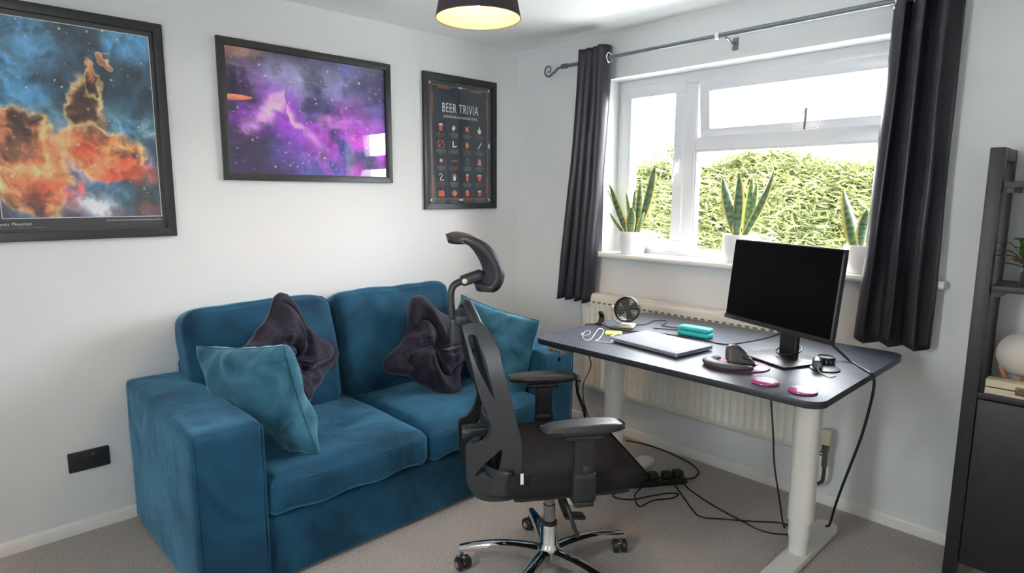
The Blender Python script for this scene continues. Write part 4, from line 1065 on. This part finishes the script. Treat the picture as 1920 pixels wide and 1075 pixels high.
MB().add(rbox(.112, .072, .066, .02, 14, mfn), Tr(0, 0, .034)).build('body', 'mouse_body', ms, 180)
MB().add(lathe([(.002, 0), (.036, 0), (.036, .003), (.002, .003)], 28), Tr(0, 0, .0003) @ Matrix.Diagonal((1.65, 1.06, 1, 1))).build('base_rim', 'brass_old', ms, 50)
MB().add(tube([(.0, -.026, .03), (.03, -.024, .022)], .004, 8)).build('scroll_wheel', 'black_plastic', ms, 60)
for k, (x, y, lb) in enumerate(((-.953, -2.213, 'round pink and purple coaster nearer the mouse pad'), (-.958, -2.34, 'round pink and white coaster at the front corner of the desk'))):
    co = thing('coaster', lb, 'coaster', (x, y, DZ), 0, 'glossy coasters on the desk')
    MB().add(lathe([(0, .0005), (.043, .0005), (.046, .003), (.045, .0065), (.042, .007), (0, .007)], 36, False, False)).build('disc', 'coaster_pink', co, 50)
    MB().add(prism([(.0425*cos(t), .0425*sin(t)) for t in [radians(-100+10*i) for i in range(18)]], .0068, .0074), Rz(radians(20))).build('white_print', 'print_pale', co, 0)
# torch, puck and dark coaster at the right end
dc = thing('coaster', 'round black coaster under the small torch', 'coaster', (-.625, -2.29, DZ))
MB().add(lathe([(0, .0004), (.05, .0004), (.052, .002), (.051, .005), (.048, .0058), (0, .0058)], 36, False, False)).build('disc', 'black_plastic', dc, 50)
to = thing('torch', 'short black cylinder torch with silver end and wrist strap on the desk', 'torch', (-.645, -2.27, DZ+.006), radians(-160))
MB().add(lathe([(0, -.038), (.017, -.038), (.0185, -.034), (.0185, .034), (.017, .038), (0, .038)], 24, False, False), Tr(0, 0, .0187) @ Ry(pi/2)).build('barrel', 'black_plastic', to, 50)
MB().add(lathe([(0, .0382), (.014, .0382), (.014, .0395), (0, .0395)], 24, False, False), Tr(0, 0, .0187) @ Ry(pi/2)).build('end_cap', 'steel', to, 50)
MB().add(tube(catmull([(.038, 0, .015), (.055, .004, .004), (.07, .015, -.003), (.10, .04, -.0035), (.075, .06, -.0035)], 6), .0018, 6)).build('strap', 'cream_plastic', to, 60)
pk = thing('round_tin', 'small round black tin with silver slots behind the torch', 'tin', (-.545, -2.262, DZ))
MB().add(lathe([(0, 0), (.033, 0), (.035, .002), (.035, .026), (.033, .03), (.029, .03), (.029, .026), (0, .026)], 32, False, False)).build('body', 'black_plastic', pk, 50)
for k in range(14):
    a = k*2*pi/14; MB().add(box(.0348, .0358, -.002, .002, .008, .02), Rz(a)).build('slot', 'silver', pk, 0)
# glasses case
gc = thing('glasses_case', 'turquoise oblong case on the desk behind the laptop', 'case', (-.485, -1.675, DZ), atan2(-.99, .05))
MB().add(rbox(.155, .06, .022, .008, 8), Tr(0, 0, .0115)).build('base', 'teal_plastic', gc, 60)
MB().add(rbox(.153, .058, .022, .009, 8), Tr(0, 0, .0335)).build('lid', 'teal_plastic', gc, 60)
# fan
fn_ = thing('desk_fan', 'small round black desk fan on a pale stand', 'fan', (-.555, -1.345, DZ), radians(205))
MB().add(rbox(.095, .075, .012, .006, 8), Tr(0, 0, .0065)).build('foot', 'cream_plastic', fn_, 60)
MB().add(tube(catmull([(-.01, -.035, .012), (-.012, -.066, .03), (-.008, -.074, .07), (0, -.070, .092)], 6), .007, 8, flat=(1.2, .6))).build('stand_arm', 'white_plastic', fn_, 60)
MB().add(lathe([(.014, -.006), (.014, .006)], 16), Tr(0, -.069, .09) @ Rx(pi/2)).build('pivot', 'white_plastic', fn_, 50)
Mf = Tr(.0, 0, .088) @ Ry(radians(84))
MB().add(lathe([(.055, -.03), (.062, -.012), (.063, .018), (.060, .022), (.056, .018), (.056, -.01), (.05, -.03)], 40, False, False), Mf).build('housing', 'black_plastic', fn_, 60)
for k in range(8): MB().add(tube([(.012*cos(k*pi/4), .012*sin(k*pi/4), -.03), (.053*cos(k*pi/4), .053*sin(k*pi/4), -.029)], .0018, 5), Mf).build('rear_spoke', 'black_plastic', fn_, 60)
for k in range(15):
    c_ = -.052+.104*k/14; hw = sqrt(.0565**2-c_**2)
    MB().add(tube([(c_, -hw, .02), (c_, hw, .02)], .0016, 5), Mf).build('grille_bar', 'black_plastic', fn_, 60)
for k in range(4):
    MB().add(sheet(lambda u, v: (.012+.038*u, (v-.5)*.04*(.5+.6*u), .004+.014*(v-.5)), 4, 4, .0015), Mf @ Rz(k*pi/2+.4)).build('blade', 'grey_plastic', fn_, 60)
MB().add(lathe([(0, -.01), (.013, -.01), (.013, .01), (.009, .013), (0, .013)], 18, False, False), Mf).build('blade_hub', 'grey_plastic', fn_, 50)
# small webcam-like stand at the left end
wc = thing('phone_stand', 'small black upright holder on the left end of the desk', 'holder', (-.60, -1.215, DZ), radians(200))
MB().add(rbox(.05, .035, .008, .003, 5), Tr(0, 0, .0045)).build('foot', 'black_plastic', wc, 50)
MB().add(sheet(lambda u, v: (-.012-.02*sin(pi*u)+.012*u, (v-.5)*.03*(1-.3*u), .006+.055*u), 10, 3, .01)).build('upright', 'black_plastic', wc, 60)
# sticky notes, pen, earphones
sn = thing('sticky_notes', 'pale yellow-green sticky note pad beside the laptop', 'notes', (-.722, -1.392, DZ), radians(35))
MB().add(box(-.038, .038, -.038, .038, .0003, .005)).build('pad_block', 'note_yellow', sn, 0)
MB().add(box(-.038, .038, -.038, .030, .0055, .006)).build('top_sheet', 'note_yellow', sn, 0)
pn = thing('pen', 'white pen lying across the sticky notes', 'pen', (-.76, -1.435, DZ+.0105), radians(10))
MB().add(tube([(-.055, 0, 0), (.05, 0, 0)], .0042, 10)).build('barrel', 'white_plastic', pn, 60)
MB().add(tube([(.05, 0, 0), (.066, 0, 0)], [.004, .001], 10)).build('tip', 'grey_plastic', pn, 60)
ep = thing('earphones', 'tangled white wired earphones on the left part of the desk', 'earphones', (-.88, -1.40, DZ))
MB().add(tube(catmull([(-.87, -1.325, DZ+.003), (-.845, -1.325, DZ+.02), (-.835, -1.345, DZ+.02), (-.86, -1.355, DZ+.01), (-.885, -1.34, DZ+.004), (-.925, -1.385, DZ+.003), (-.90, -1.40, DZ+.003), (-.80, -1.365, DZ+.03), (-.79, -1.385, DZ+.02), (-.875, -1.425, DZ+.003), (-.905, -1.43, DZ+.003), (-.90, -1.46, DZ+.003), (-.895, -1.50, DZ+.003), (-.875, -1.495, DZ+.003)], 6), .0021, 6)).build('wire', 'white_plastic', ep, 60, False)
for x, y in ((-.873, -1.498), (-.869, -1.322)):
    MB().add(lathe([(0, 0), (.006, .001), (.0075, .006), (.005, .011), (0, .012)], 14, False, False), Tr(x, y, DZ+.001)).build('earbud', 'white_plastic', ep, 60, False)
# cables
def cable(name, label, pts, r=.003, k=8, mt='cable'):
    o_ = MB().add(tube(catmull(pts, k), r, 6)).build(name, mt, None, 60)
    return tag(o_, label, 'cable')
z0 = DZ+.0042
cable('cable', 'black cable crossing the desk from the small holder behind the laptop to the monitor', [(-.60, -1.2, z0), (-.63, -1.25, z0+.006), (-.655, -1.33, z0), (-.64, -1.42, z0), (-.59, -1.52, z0), (-.56, -1.62, z0), (-.55, -1.75, z0), (-.55, -1.86, z0), (-.52, -1.94, z0+.02), (-.50, -2.02, z0+.05), (-.508, -2.075, z0+.08)])
cable('cable', 'thin black fan lead coiled on the back of the desk', [(-.50, -1.36, z0), (-.44, -1.38, z0), (-.34, -1.36, z0), (-.30, -1.40, z0), (-.36, -1.44, z0), (-.42, -1.46, z0), (-.40, -1.56, z0), (-.36, -1.62, z0), (-.41, -1.64, z0), (-.46, -1.54, z0), (-.50, -1.46, z0)], .0025)
cable('cable', 'short black lead running off the left edge of the desk by the holder', [(-.615, -1.218, z0+.002), (-.64, -1.20, z0), (-.66, -1.184, z0), (-.665, -1.174, z0-.006), (-.665, -1.172, DZ-.05)], .0025)
cable('cable', 'black monitor cable hanging off the right end of the desk to the floor', [(-.50, -2.20, DZ+.12), (-.44, -2.24, DZ+.06), (-.45, -2.32, z0+.002), (-.54, -2.40, z0), (-.575, -2.432, z0-.002), (-.585, -2.446, DZ-.03), (-.57, -2.435, .70), (-.52, -2.40, .55), (-.44, -2.34, .36), (-.37, -2.29, .20), (-.30, -2.25, .06), (-.28, -2.23, .034)], .005)
cable('cable', 'thin black cable hanging in front of the radiator beside the right desk leg', [(-.62, -2.09, DZ-.03), (-.605, -2.085, .70), (-.60, -2.105, .52), (-.60, -2.12, .38), (-.57, -2.135, .24), (-.50, -2.13, .1), (-.40, -2.10, .02), (-.34, -2.08, .005)], .0035)
cable('cable', 'thin black cable dangling below the left end of the desk by the radiator', [(-.40, -1.20, DZ-.03), (-.36, -.96, .66), (-.33, -.92, .58), (-.31, -.93, .49), (-.30, -.87, .37), (-.28, -.86, .25), (-.22, -.87, .12), (-.1, -.90, .02), (-.075, -1.0, .005)], .003)
# power strip on the floor
ps = thing('power_strip', 'black power strip full of plugs on the carpet under the desk', 'power strip', (-.42, -1.47, 0), atan2(-.16, .25))
MB().add(rbox(.30, .055, .034, .008, 8), Tr(0, 0, .0175)).build('block', 'black_plastic', ps, 50)
for k, (x, hz) in enumerate(((-.10, .05), (-.03, .035), (.045, .032), (.105, .036))):
    pg = MB().add(rbox(.052 if k else .075, .046, hz, .01, 6), Tr(x, 0, .0345+hz/2)).build('plug', 'black_plastic', ps, 60)
    MB().add(tube([(x, -.02, .05), (x+.005, -.045, .045), (x+.01, -.06, .03)], .004, 6)).build('plug_lead', 'cable', pg, 60)
cable('cable', 'black cable looping along the skirting to the power strip', [(-.075, -1.02, .004), (-.045, -1.12, .004), (-.04, -1.25, .004), (-.07, -1.43, .004), (-.13, -1.53, .004), (-.21, -1.56, .004), (-.285, -1.552, .014)], .004)
cable('cable', 'black cable loop tangled on the carpet in front of the power strip', [(-.46, -1.50, .03), (-.56, -1.40, .004), (-.69, -1.39, .004), (-.66, -1.47, .004), (-.55, -1.53, .009), (-.47, -1.56, .004), (-.44, -1.60, .004), (-.50, -1.60, .004), (-.60, -1.56, .012), (-.68, -1.54, .004), (-.62, -1.47, .012), (-.52, -1.45, .02)], .0035)
cable('cable', 'long black cable running over the carpet from the power strip to the right desk leg', [(-.38, -1.53, .02), (-.42, -1.60, .004), (-.52, -1.72, .004), (-.555, -1.79, .004), (-.49, -1.88, .004), (-.42, -1.97, .004), (-.35, -2.05, .004), (-.33, -2.12, .004)], .0035)
cable('cable', 'straight black cable crossing the carpet to the right desk leg', [(-.33, -1.55, .02), (-.36, -1.62, .004), (-.42, -1.78, .004), (-.46, -1.92, .009), (-.47, -2.03, .004), (-.43, -2.11, .004), (-.37, -2.15, .004)], .0035)

# ------------------------------------------------------------------ pendant lamp
LX, LY, LZ = -1.455, -1.29, 2.095
lamp = thing('pendant_lamp', 'dark pendant lampshade with glowing bulb hanging from the ceiling', 'lamp', (LX, LY, LZ))
def shade_prof(o_): return [(.155+o_, 0), (.118+o_, .185)]
MB().add(lathe([(.156, 0), (.119, .185), (.1175, .185), (.1545, 0)], 56, False, False)).build('shade', 'shade_outer', lamp, 60)
MB().add(lathe([(.154, .001), (.1172, .184)], 56, False, False)).build('shade_lining', 'shade_inner', lamp, 60)
MB().add(tube([(.1545*cos(i*pi/24), .1545*sin(i*pi/24), .001) for i in range(48)], .0022, 6, True)).build('shade_rim', 'copper_pipe', lamp, 60)
for k in range(3): MB().add(tube([(.02*cos(k*2.094), .02*sin(k*2.094), .16), (.12*cos(k*2.094), .12*sin(k*2.094), .178)], .002, 5)).build('shade_spoke', 'white_plastic', lamp, 60)
MB().add(lathe([(.006, .26), (.02, .25), (.02, .135), (.016, .13)], 20)).build('lamp_holder', 'white_plastic', lamp, 50)
MB().add(tube([(0, 0, .25), (0, 0, 2.375-LZ)], .0035, 8)).build('flex', 'white_plastic', lamp, 60)
MB().add(lathe([(.05, 2.3985-LZ), (.05, 2.388-LZ), (.03, 2.372-LZ), (.008, 2.366-LZ)], 28)).build('ceiling_rose', 'white_plastic', lamp, 50)
MB().add(lathe([(.013, .13), (.016, .115), (.018, .09), (.0145, .065), (.006, .042), (.0, .036)], 18, True, False)).build('bulb', 'bulb', lamp, 60)

# ------------------------------------------------------------------ snake plants on the sill
def leaf(base, tip, w, bend, seed, parent, twist=.4):
    base, tip = Vector(base), Vector(tip); nu, nv = 22, 12; V = []; F = []; Cc = []
    ax = (tip-base); sa_ = -1.12+.5*sin(seed*5.1+base.y*3); side0 = Vector((cos(sa_), sin(sa_), 0)); side0 = (side0-ax.normalized()*side0.dot(ax.normalized())).normalized()
    nrm = ax.normalized().cross(side0)
    gd, gl, ye = L3((52, 88, 54)), L3((148, 172, 136)), L3((226, 208, 112))
    for i in range(nu+1):
        t = i/nu; c_ = base+ax*t+nrm*bend*sin(pi*t)*.5+Vector((0, 0, -.0))
        ww = 1.3*w*(.36+1.15*t-.55*t*t)*(1-t**2.6)**.75
        a = 1.9*twist*(t-.3)*(1 if int(seed*10) % 2 else -1); sd = side0*cos(a)+nrm*sin(a); nn = nrm*cos(a)-side0*sin(a)
        for j in range(nv+1):
            s = 2*j/nv-1
            V.append(tuple(c_+sd*ww*.5*s+nn*ww*.22*s*s))
            bnd = .5+.5*sin(t*58+seed*7+2.2*noise.noise(Vector((s*2+seed, t*9, 0))))
            col_ = gd*(1-.55*bnd)+gl*.55*bnd
            if abs(s) > .72: col_ = ye
            Cc.append(col_)
    for i in range(nu):
        for j in range(nv): F.append((i*(nv+1)+j, i*(nv+1)+j+1, (i+1)*(nv+1)+j+1, (i+1)*(nv+1)+j))
    me = bpy.data.meshes.new('leaf'); me.from_pydata(V, [], F)
    ca = me.color_attributes.new('Col', 'FLOAT_COLOR', 'POINT'); ca.data.foreach_set('color', np.array([(*c, 1) for c in Cc], np.float32).ravel())
    return link_mesh('leaf', me, 'leaf_attr', parent, 180, False)
def snake_plant(label, x, y, r, h, leaves):
    zz = 1.1158
    t = thing('snake_plant', label, 'potted plant', (x, y, zz))
    MB().add(lathe([(0, 0), (r*.82, 0), (r*.88, .006), (r, h*.4), (r, h-.002), (r-.002, h), (r-.007, h), (r-.008, h-.02), (r*.8, h-.02)], 40, False, False), Tr(x, y, zz)).build('pot', 'pot_white', t, 50, False)
    MB().add(lathe([(0, h-.019), (r-.007, h-.02)], 30, False, False), Tr(x, y, zz)).build('soil', 'soil', t, 60, False)
    for k, (bx, by, tx, ty, tz, w, bd) in enumerate(leaves):
        leaf((x+bx, y+by, zz+h-.03), (x+tx, y+ty, tz), w, bd, 1.3*k+x*3+.2, t)
snake_plant('snake plant with many leaves in a white pot left on the sill', .045, -.937, .078, .13, [
    (0, -.015, -.01, -.145, 1.63, .058, .04), (0, .03, -.03, .165, 1.525, .06, -.03), (.02, -.005, .02, -.03, 1.535, .05, .02), (.02, .02, .02, .075, 1.475, .034, .02),
    (-.03, .03, -.06, .13, 1.355, .03, -.02), (-.04, -.01, -.05, -.02, 1.39, .065, .015), (-.01, -.04, -.01, -.085, 1.365, .036, .03), (.02, .0, .03, .015, 1.50, .036, .02), (0, .04, .0, .20, 1.50, .03, -.04)])
snake_plant('snake plant with upright leaves in a white pot behind the monitor', .045, -1.60, .083, .145, [
    (0, .02, -.01, .105, 1.555, .062, -.03), (-.02, .01, -.03, .01, 1.575, .064, .03), (.02, -.01, .02, -.04, 1.555, .045, .02), (-.01, -.015, -.02, -.165, 1.585, .05, .06), (.02, -.02, .03, -.06, 1.52, .04, .02), (.02, .03, .03, .08, 1.45, .03, -.02)])
snake_plant('snake plant with two banded leaves in a white pot half behind the black curtain', .045, -2.185, .08, .125, [
    (-.01, .03, -.03, .095, 1.495, .085, -.03), (-.02, .0, -.03, -.01, 1.40, .055, .02), (.02, -.02, .03, -.09, 1.42, .04, .02)])

# ------------------------------------------------------------------ ladder shelf on the right
sh = thing('shelf_unit', 'black wood open shelf unit with cupboard against the window wall', 'shelf', (-.15, -3.0, 0))
SY0, SY1 = -3.36, -2.653
for ya, yb in ((SY1-.044, SY1), (SY0, SY0+.044)):
    MB().add(box(-.27, -.225, ya, yb, 0, 1.627)).build('front_stile', 'shelf_black', sh, 30, False, .0015)
    MB().add(box(-.062, -.02, ya, yb, 0, 1.627)).build('rear_stile', 'shelf_black', sh, 30, False, .0015)
    MB().add(box(-.225, -.062, ya, yb, 1.585, 1.627)).build('top_rail', 'shelf_black', sh, 30, False, .0015)
for zt in (1.51, 1.142):
    s_ = MB().add(box(-.255, -.03, SY0+.045, SY1-.045, zt-.022, zt)).build('shelf_board', 'shelf_black', sh, 30, False, .0015)
    for ya in (SY1-.075, SY0+.055): MB().add(box(-.24, -.04, ya, ya+.02, zt-.04, zt-.022)).build('shelf_batten', 'shelf_black', s_, 30, False)
cb = MB()
for b in (box(-.245, -.03, SY0+.045, SY0+.06, .07, .728), box(-.245, -.03, SY1-.06, SY1-.045, .07, .728), box(-.045, -.03, SY0+.06, SY1-.06, .07, .728), box(-.245, -.045, SY0+.06, SY1-.06, .07, .085)): cb.add(b)
cb.build('cupboard_carcass', 'shelf_black', sh, 30, False)
MB().add(box(-.265, -.03, SY0+.045, SY1-.045, .728, .748)).build('cupboard_top', 'shelf_black', sh, 30, False, .0015)
ymid = (SY0+SY1)/2
for ya, yb in ((ymid+.0015, SY1-.047), (SY0+.047, ymid-.0015)):
    d_ = MB().add(box(-.262, -.246, ya, yb, .072, .722)).build('cupboard_door', 'shelf_black', sh, 30, False, .0015)
    MB().add(lathe([(.006, 0), (.006, .012), (.011, .016), (.011, .022), (.004, .025)], 16), Tr(-.262, (ya+.04 if ya > ymid else yb-.04), .5) @ Ry(-pi/2)).build('knob', 'steel', d_, 50, False)
# things on the unit
wb = thing('wooden_box', 'long pale wooden box with dark clasp on the cupboard top', 'box', (-.215, -2.82, .748))
MB().add(box(-.256, -.200, -2.925, -2.715, .7485, .772)).build('box_base', 'wood_pale', wb, 30, False, .002)
MB().add(box(-.256, -.200, -2.925, -2.715, .776, .802)).build('box_lid', 'wood_pale', wb, 30, False, .002)
MB().add(box(-.252, -.204, -2.921, -2.719, .770, .778)).build('seam_gap', 'soil', wb, 0, False)
MB().add(rbox(.004, .026, .03, .0018, 6), Tr(-.258, -2.815, .776)).add(lathe([(.005, 0), (.004, .004)], 12), Tr(-.260, -2.815, .782) @ Ry(-pi/2)).build('clasp', 'brass_old', wb, 50, False)
ml = thing('moon_lamp', 'round off-white moon globe lamp on a small wooden stand', 'lamp', (-.125, -2.803, .748))
Vm, Fm = lathe([(.001+.085*sin(pi*i/24), -.082*cos(pi*i/24)) for i in range(25)], 40, True, True)
Vm = [tuple(Vector(p)*(1+.012*noise.noise(Vector(p)*40))) for p in Vm]
MB().add((Vm, Fm), Tr(-.125, -2.803, .884)).build('globe', 'moon', ml, 180, False)
for k in range(3):
    a = 2.2+k*2.094; ca, sa = cos(a), sin(a)
    MB().add(tube([(-.125+.035*ca, -2.803+.035*sa, .755), (-.125+.078*ca, -2.803+.078*sa, .842)], .0075, 4)).build('stand_leg', 'wood_orange', ml, 30, False)
    MB().add(tube([(-.125, -2.803, .772), (-.125+.07*cos(a+1.05), -2.803+.07*sin(a+1.05), .757)], .0075, 4)).build('stand_foot', 'wood_orange', ml, 30, False)
jp = thing('jar_plant', 'red and green leafy sprig in a dark glass jar on the middle shelf', 'potted plant', (-.17, -2.785, 1.142))
MB().add(lathe([(0, .0005), (.022, .0005), (.024, .004), (.024, .045), (.014, .058), (.013, .068), (.016, .070), (.016, .076), (.012, .076), (.012, .06), (0, .055)], 24, False, False), Tr(-.17, -2.785, 1.142)).build('jar', 'jar_glass', jp, 50, False)
MB().add(tube([(-.17+.0165*cos(i*pi/8), -2.785+.0165*sin(i*pi/8), 1.142+.062) for i in range(16)], .0025, 6, True)).build('jar_band', 'steel', jp, 60, False)
for k in range(24):
    a = 2*pi*k/24+.3*random.random(); l = .10+.05*random.random(); up = .015+.13*((k*7) % 24)/24
    if cos(a)*1 > .3: l *= .7
    if sin(a) > .35: l *= .72
    P = catmull([(-.17, -2.785, 1.205), (-.17+l*.5*cos(a), -2.785+l*.5*sin(a), 1.205+up*.75), (-.17+l*cos(a), -2.785+l*sin(a), 1.205+up*.8)], 5)
    red = k % 4 == 0
    V = []; F = []; sd = Vector((-sin(a), cos(a), 0)); Cc = []
    for i, p in enumerate(P):
        t = i/(len(P)-1); w_ = .015*(sin(pi*min(1, t*.93+.05))**.8)*(1+.25*sin(i*2.4))
        V += [tuple(p-sd*w_), tuple(p-Vector((0, 0, .004))), tuple(p+sd*w_)]
        c_ = L3((150, 62, 48)) if (red or t < .3) else L3((74, 108, 54))*(1-.2*t)+L3((130, 150, 84))*.2*t
        Cc += [c_, c_*.85, c_]
    for i in range(len(P)-1):
        F += [(i*3, i*3+1, i*3+4, i*3+3), (i*3+1, i*3+2, i*3+5, i*3+4)]
    MB().add((V, F)).build('leaf', 'leaf_attr', jp, 60, False, colors=np.array(Cc))
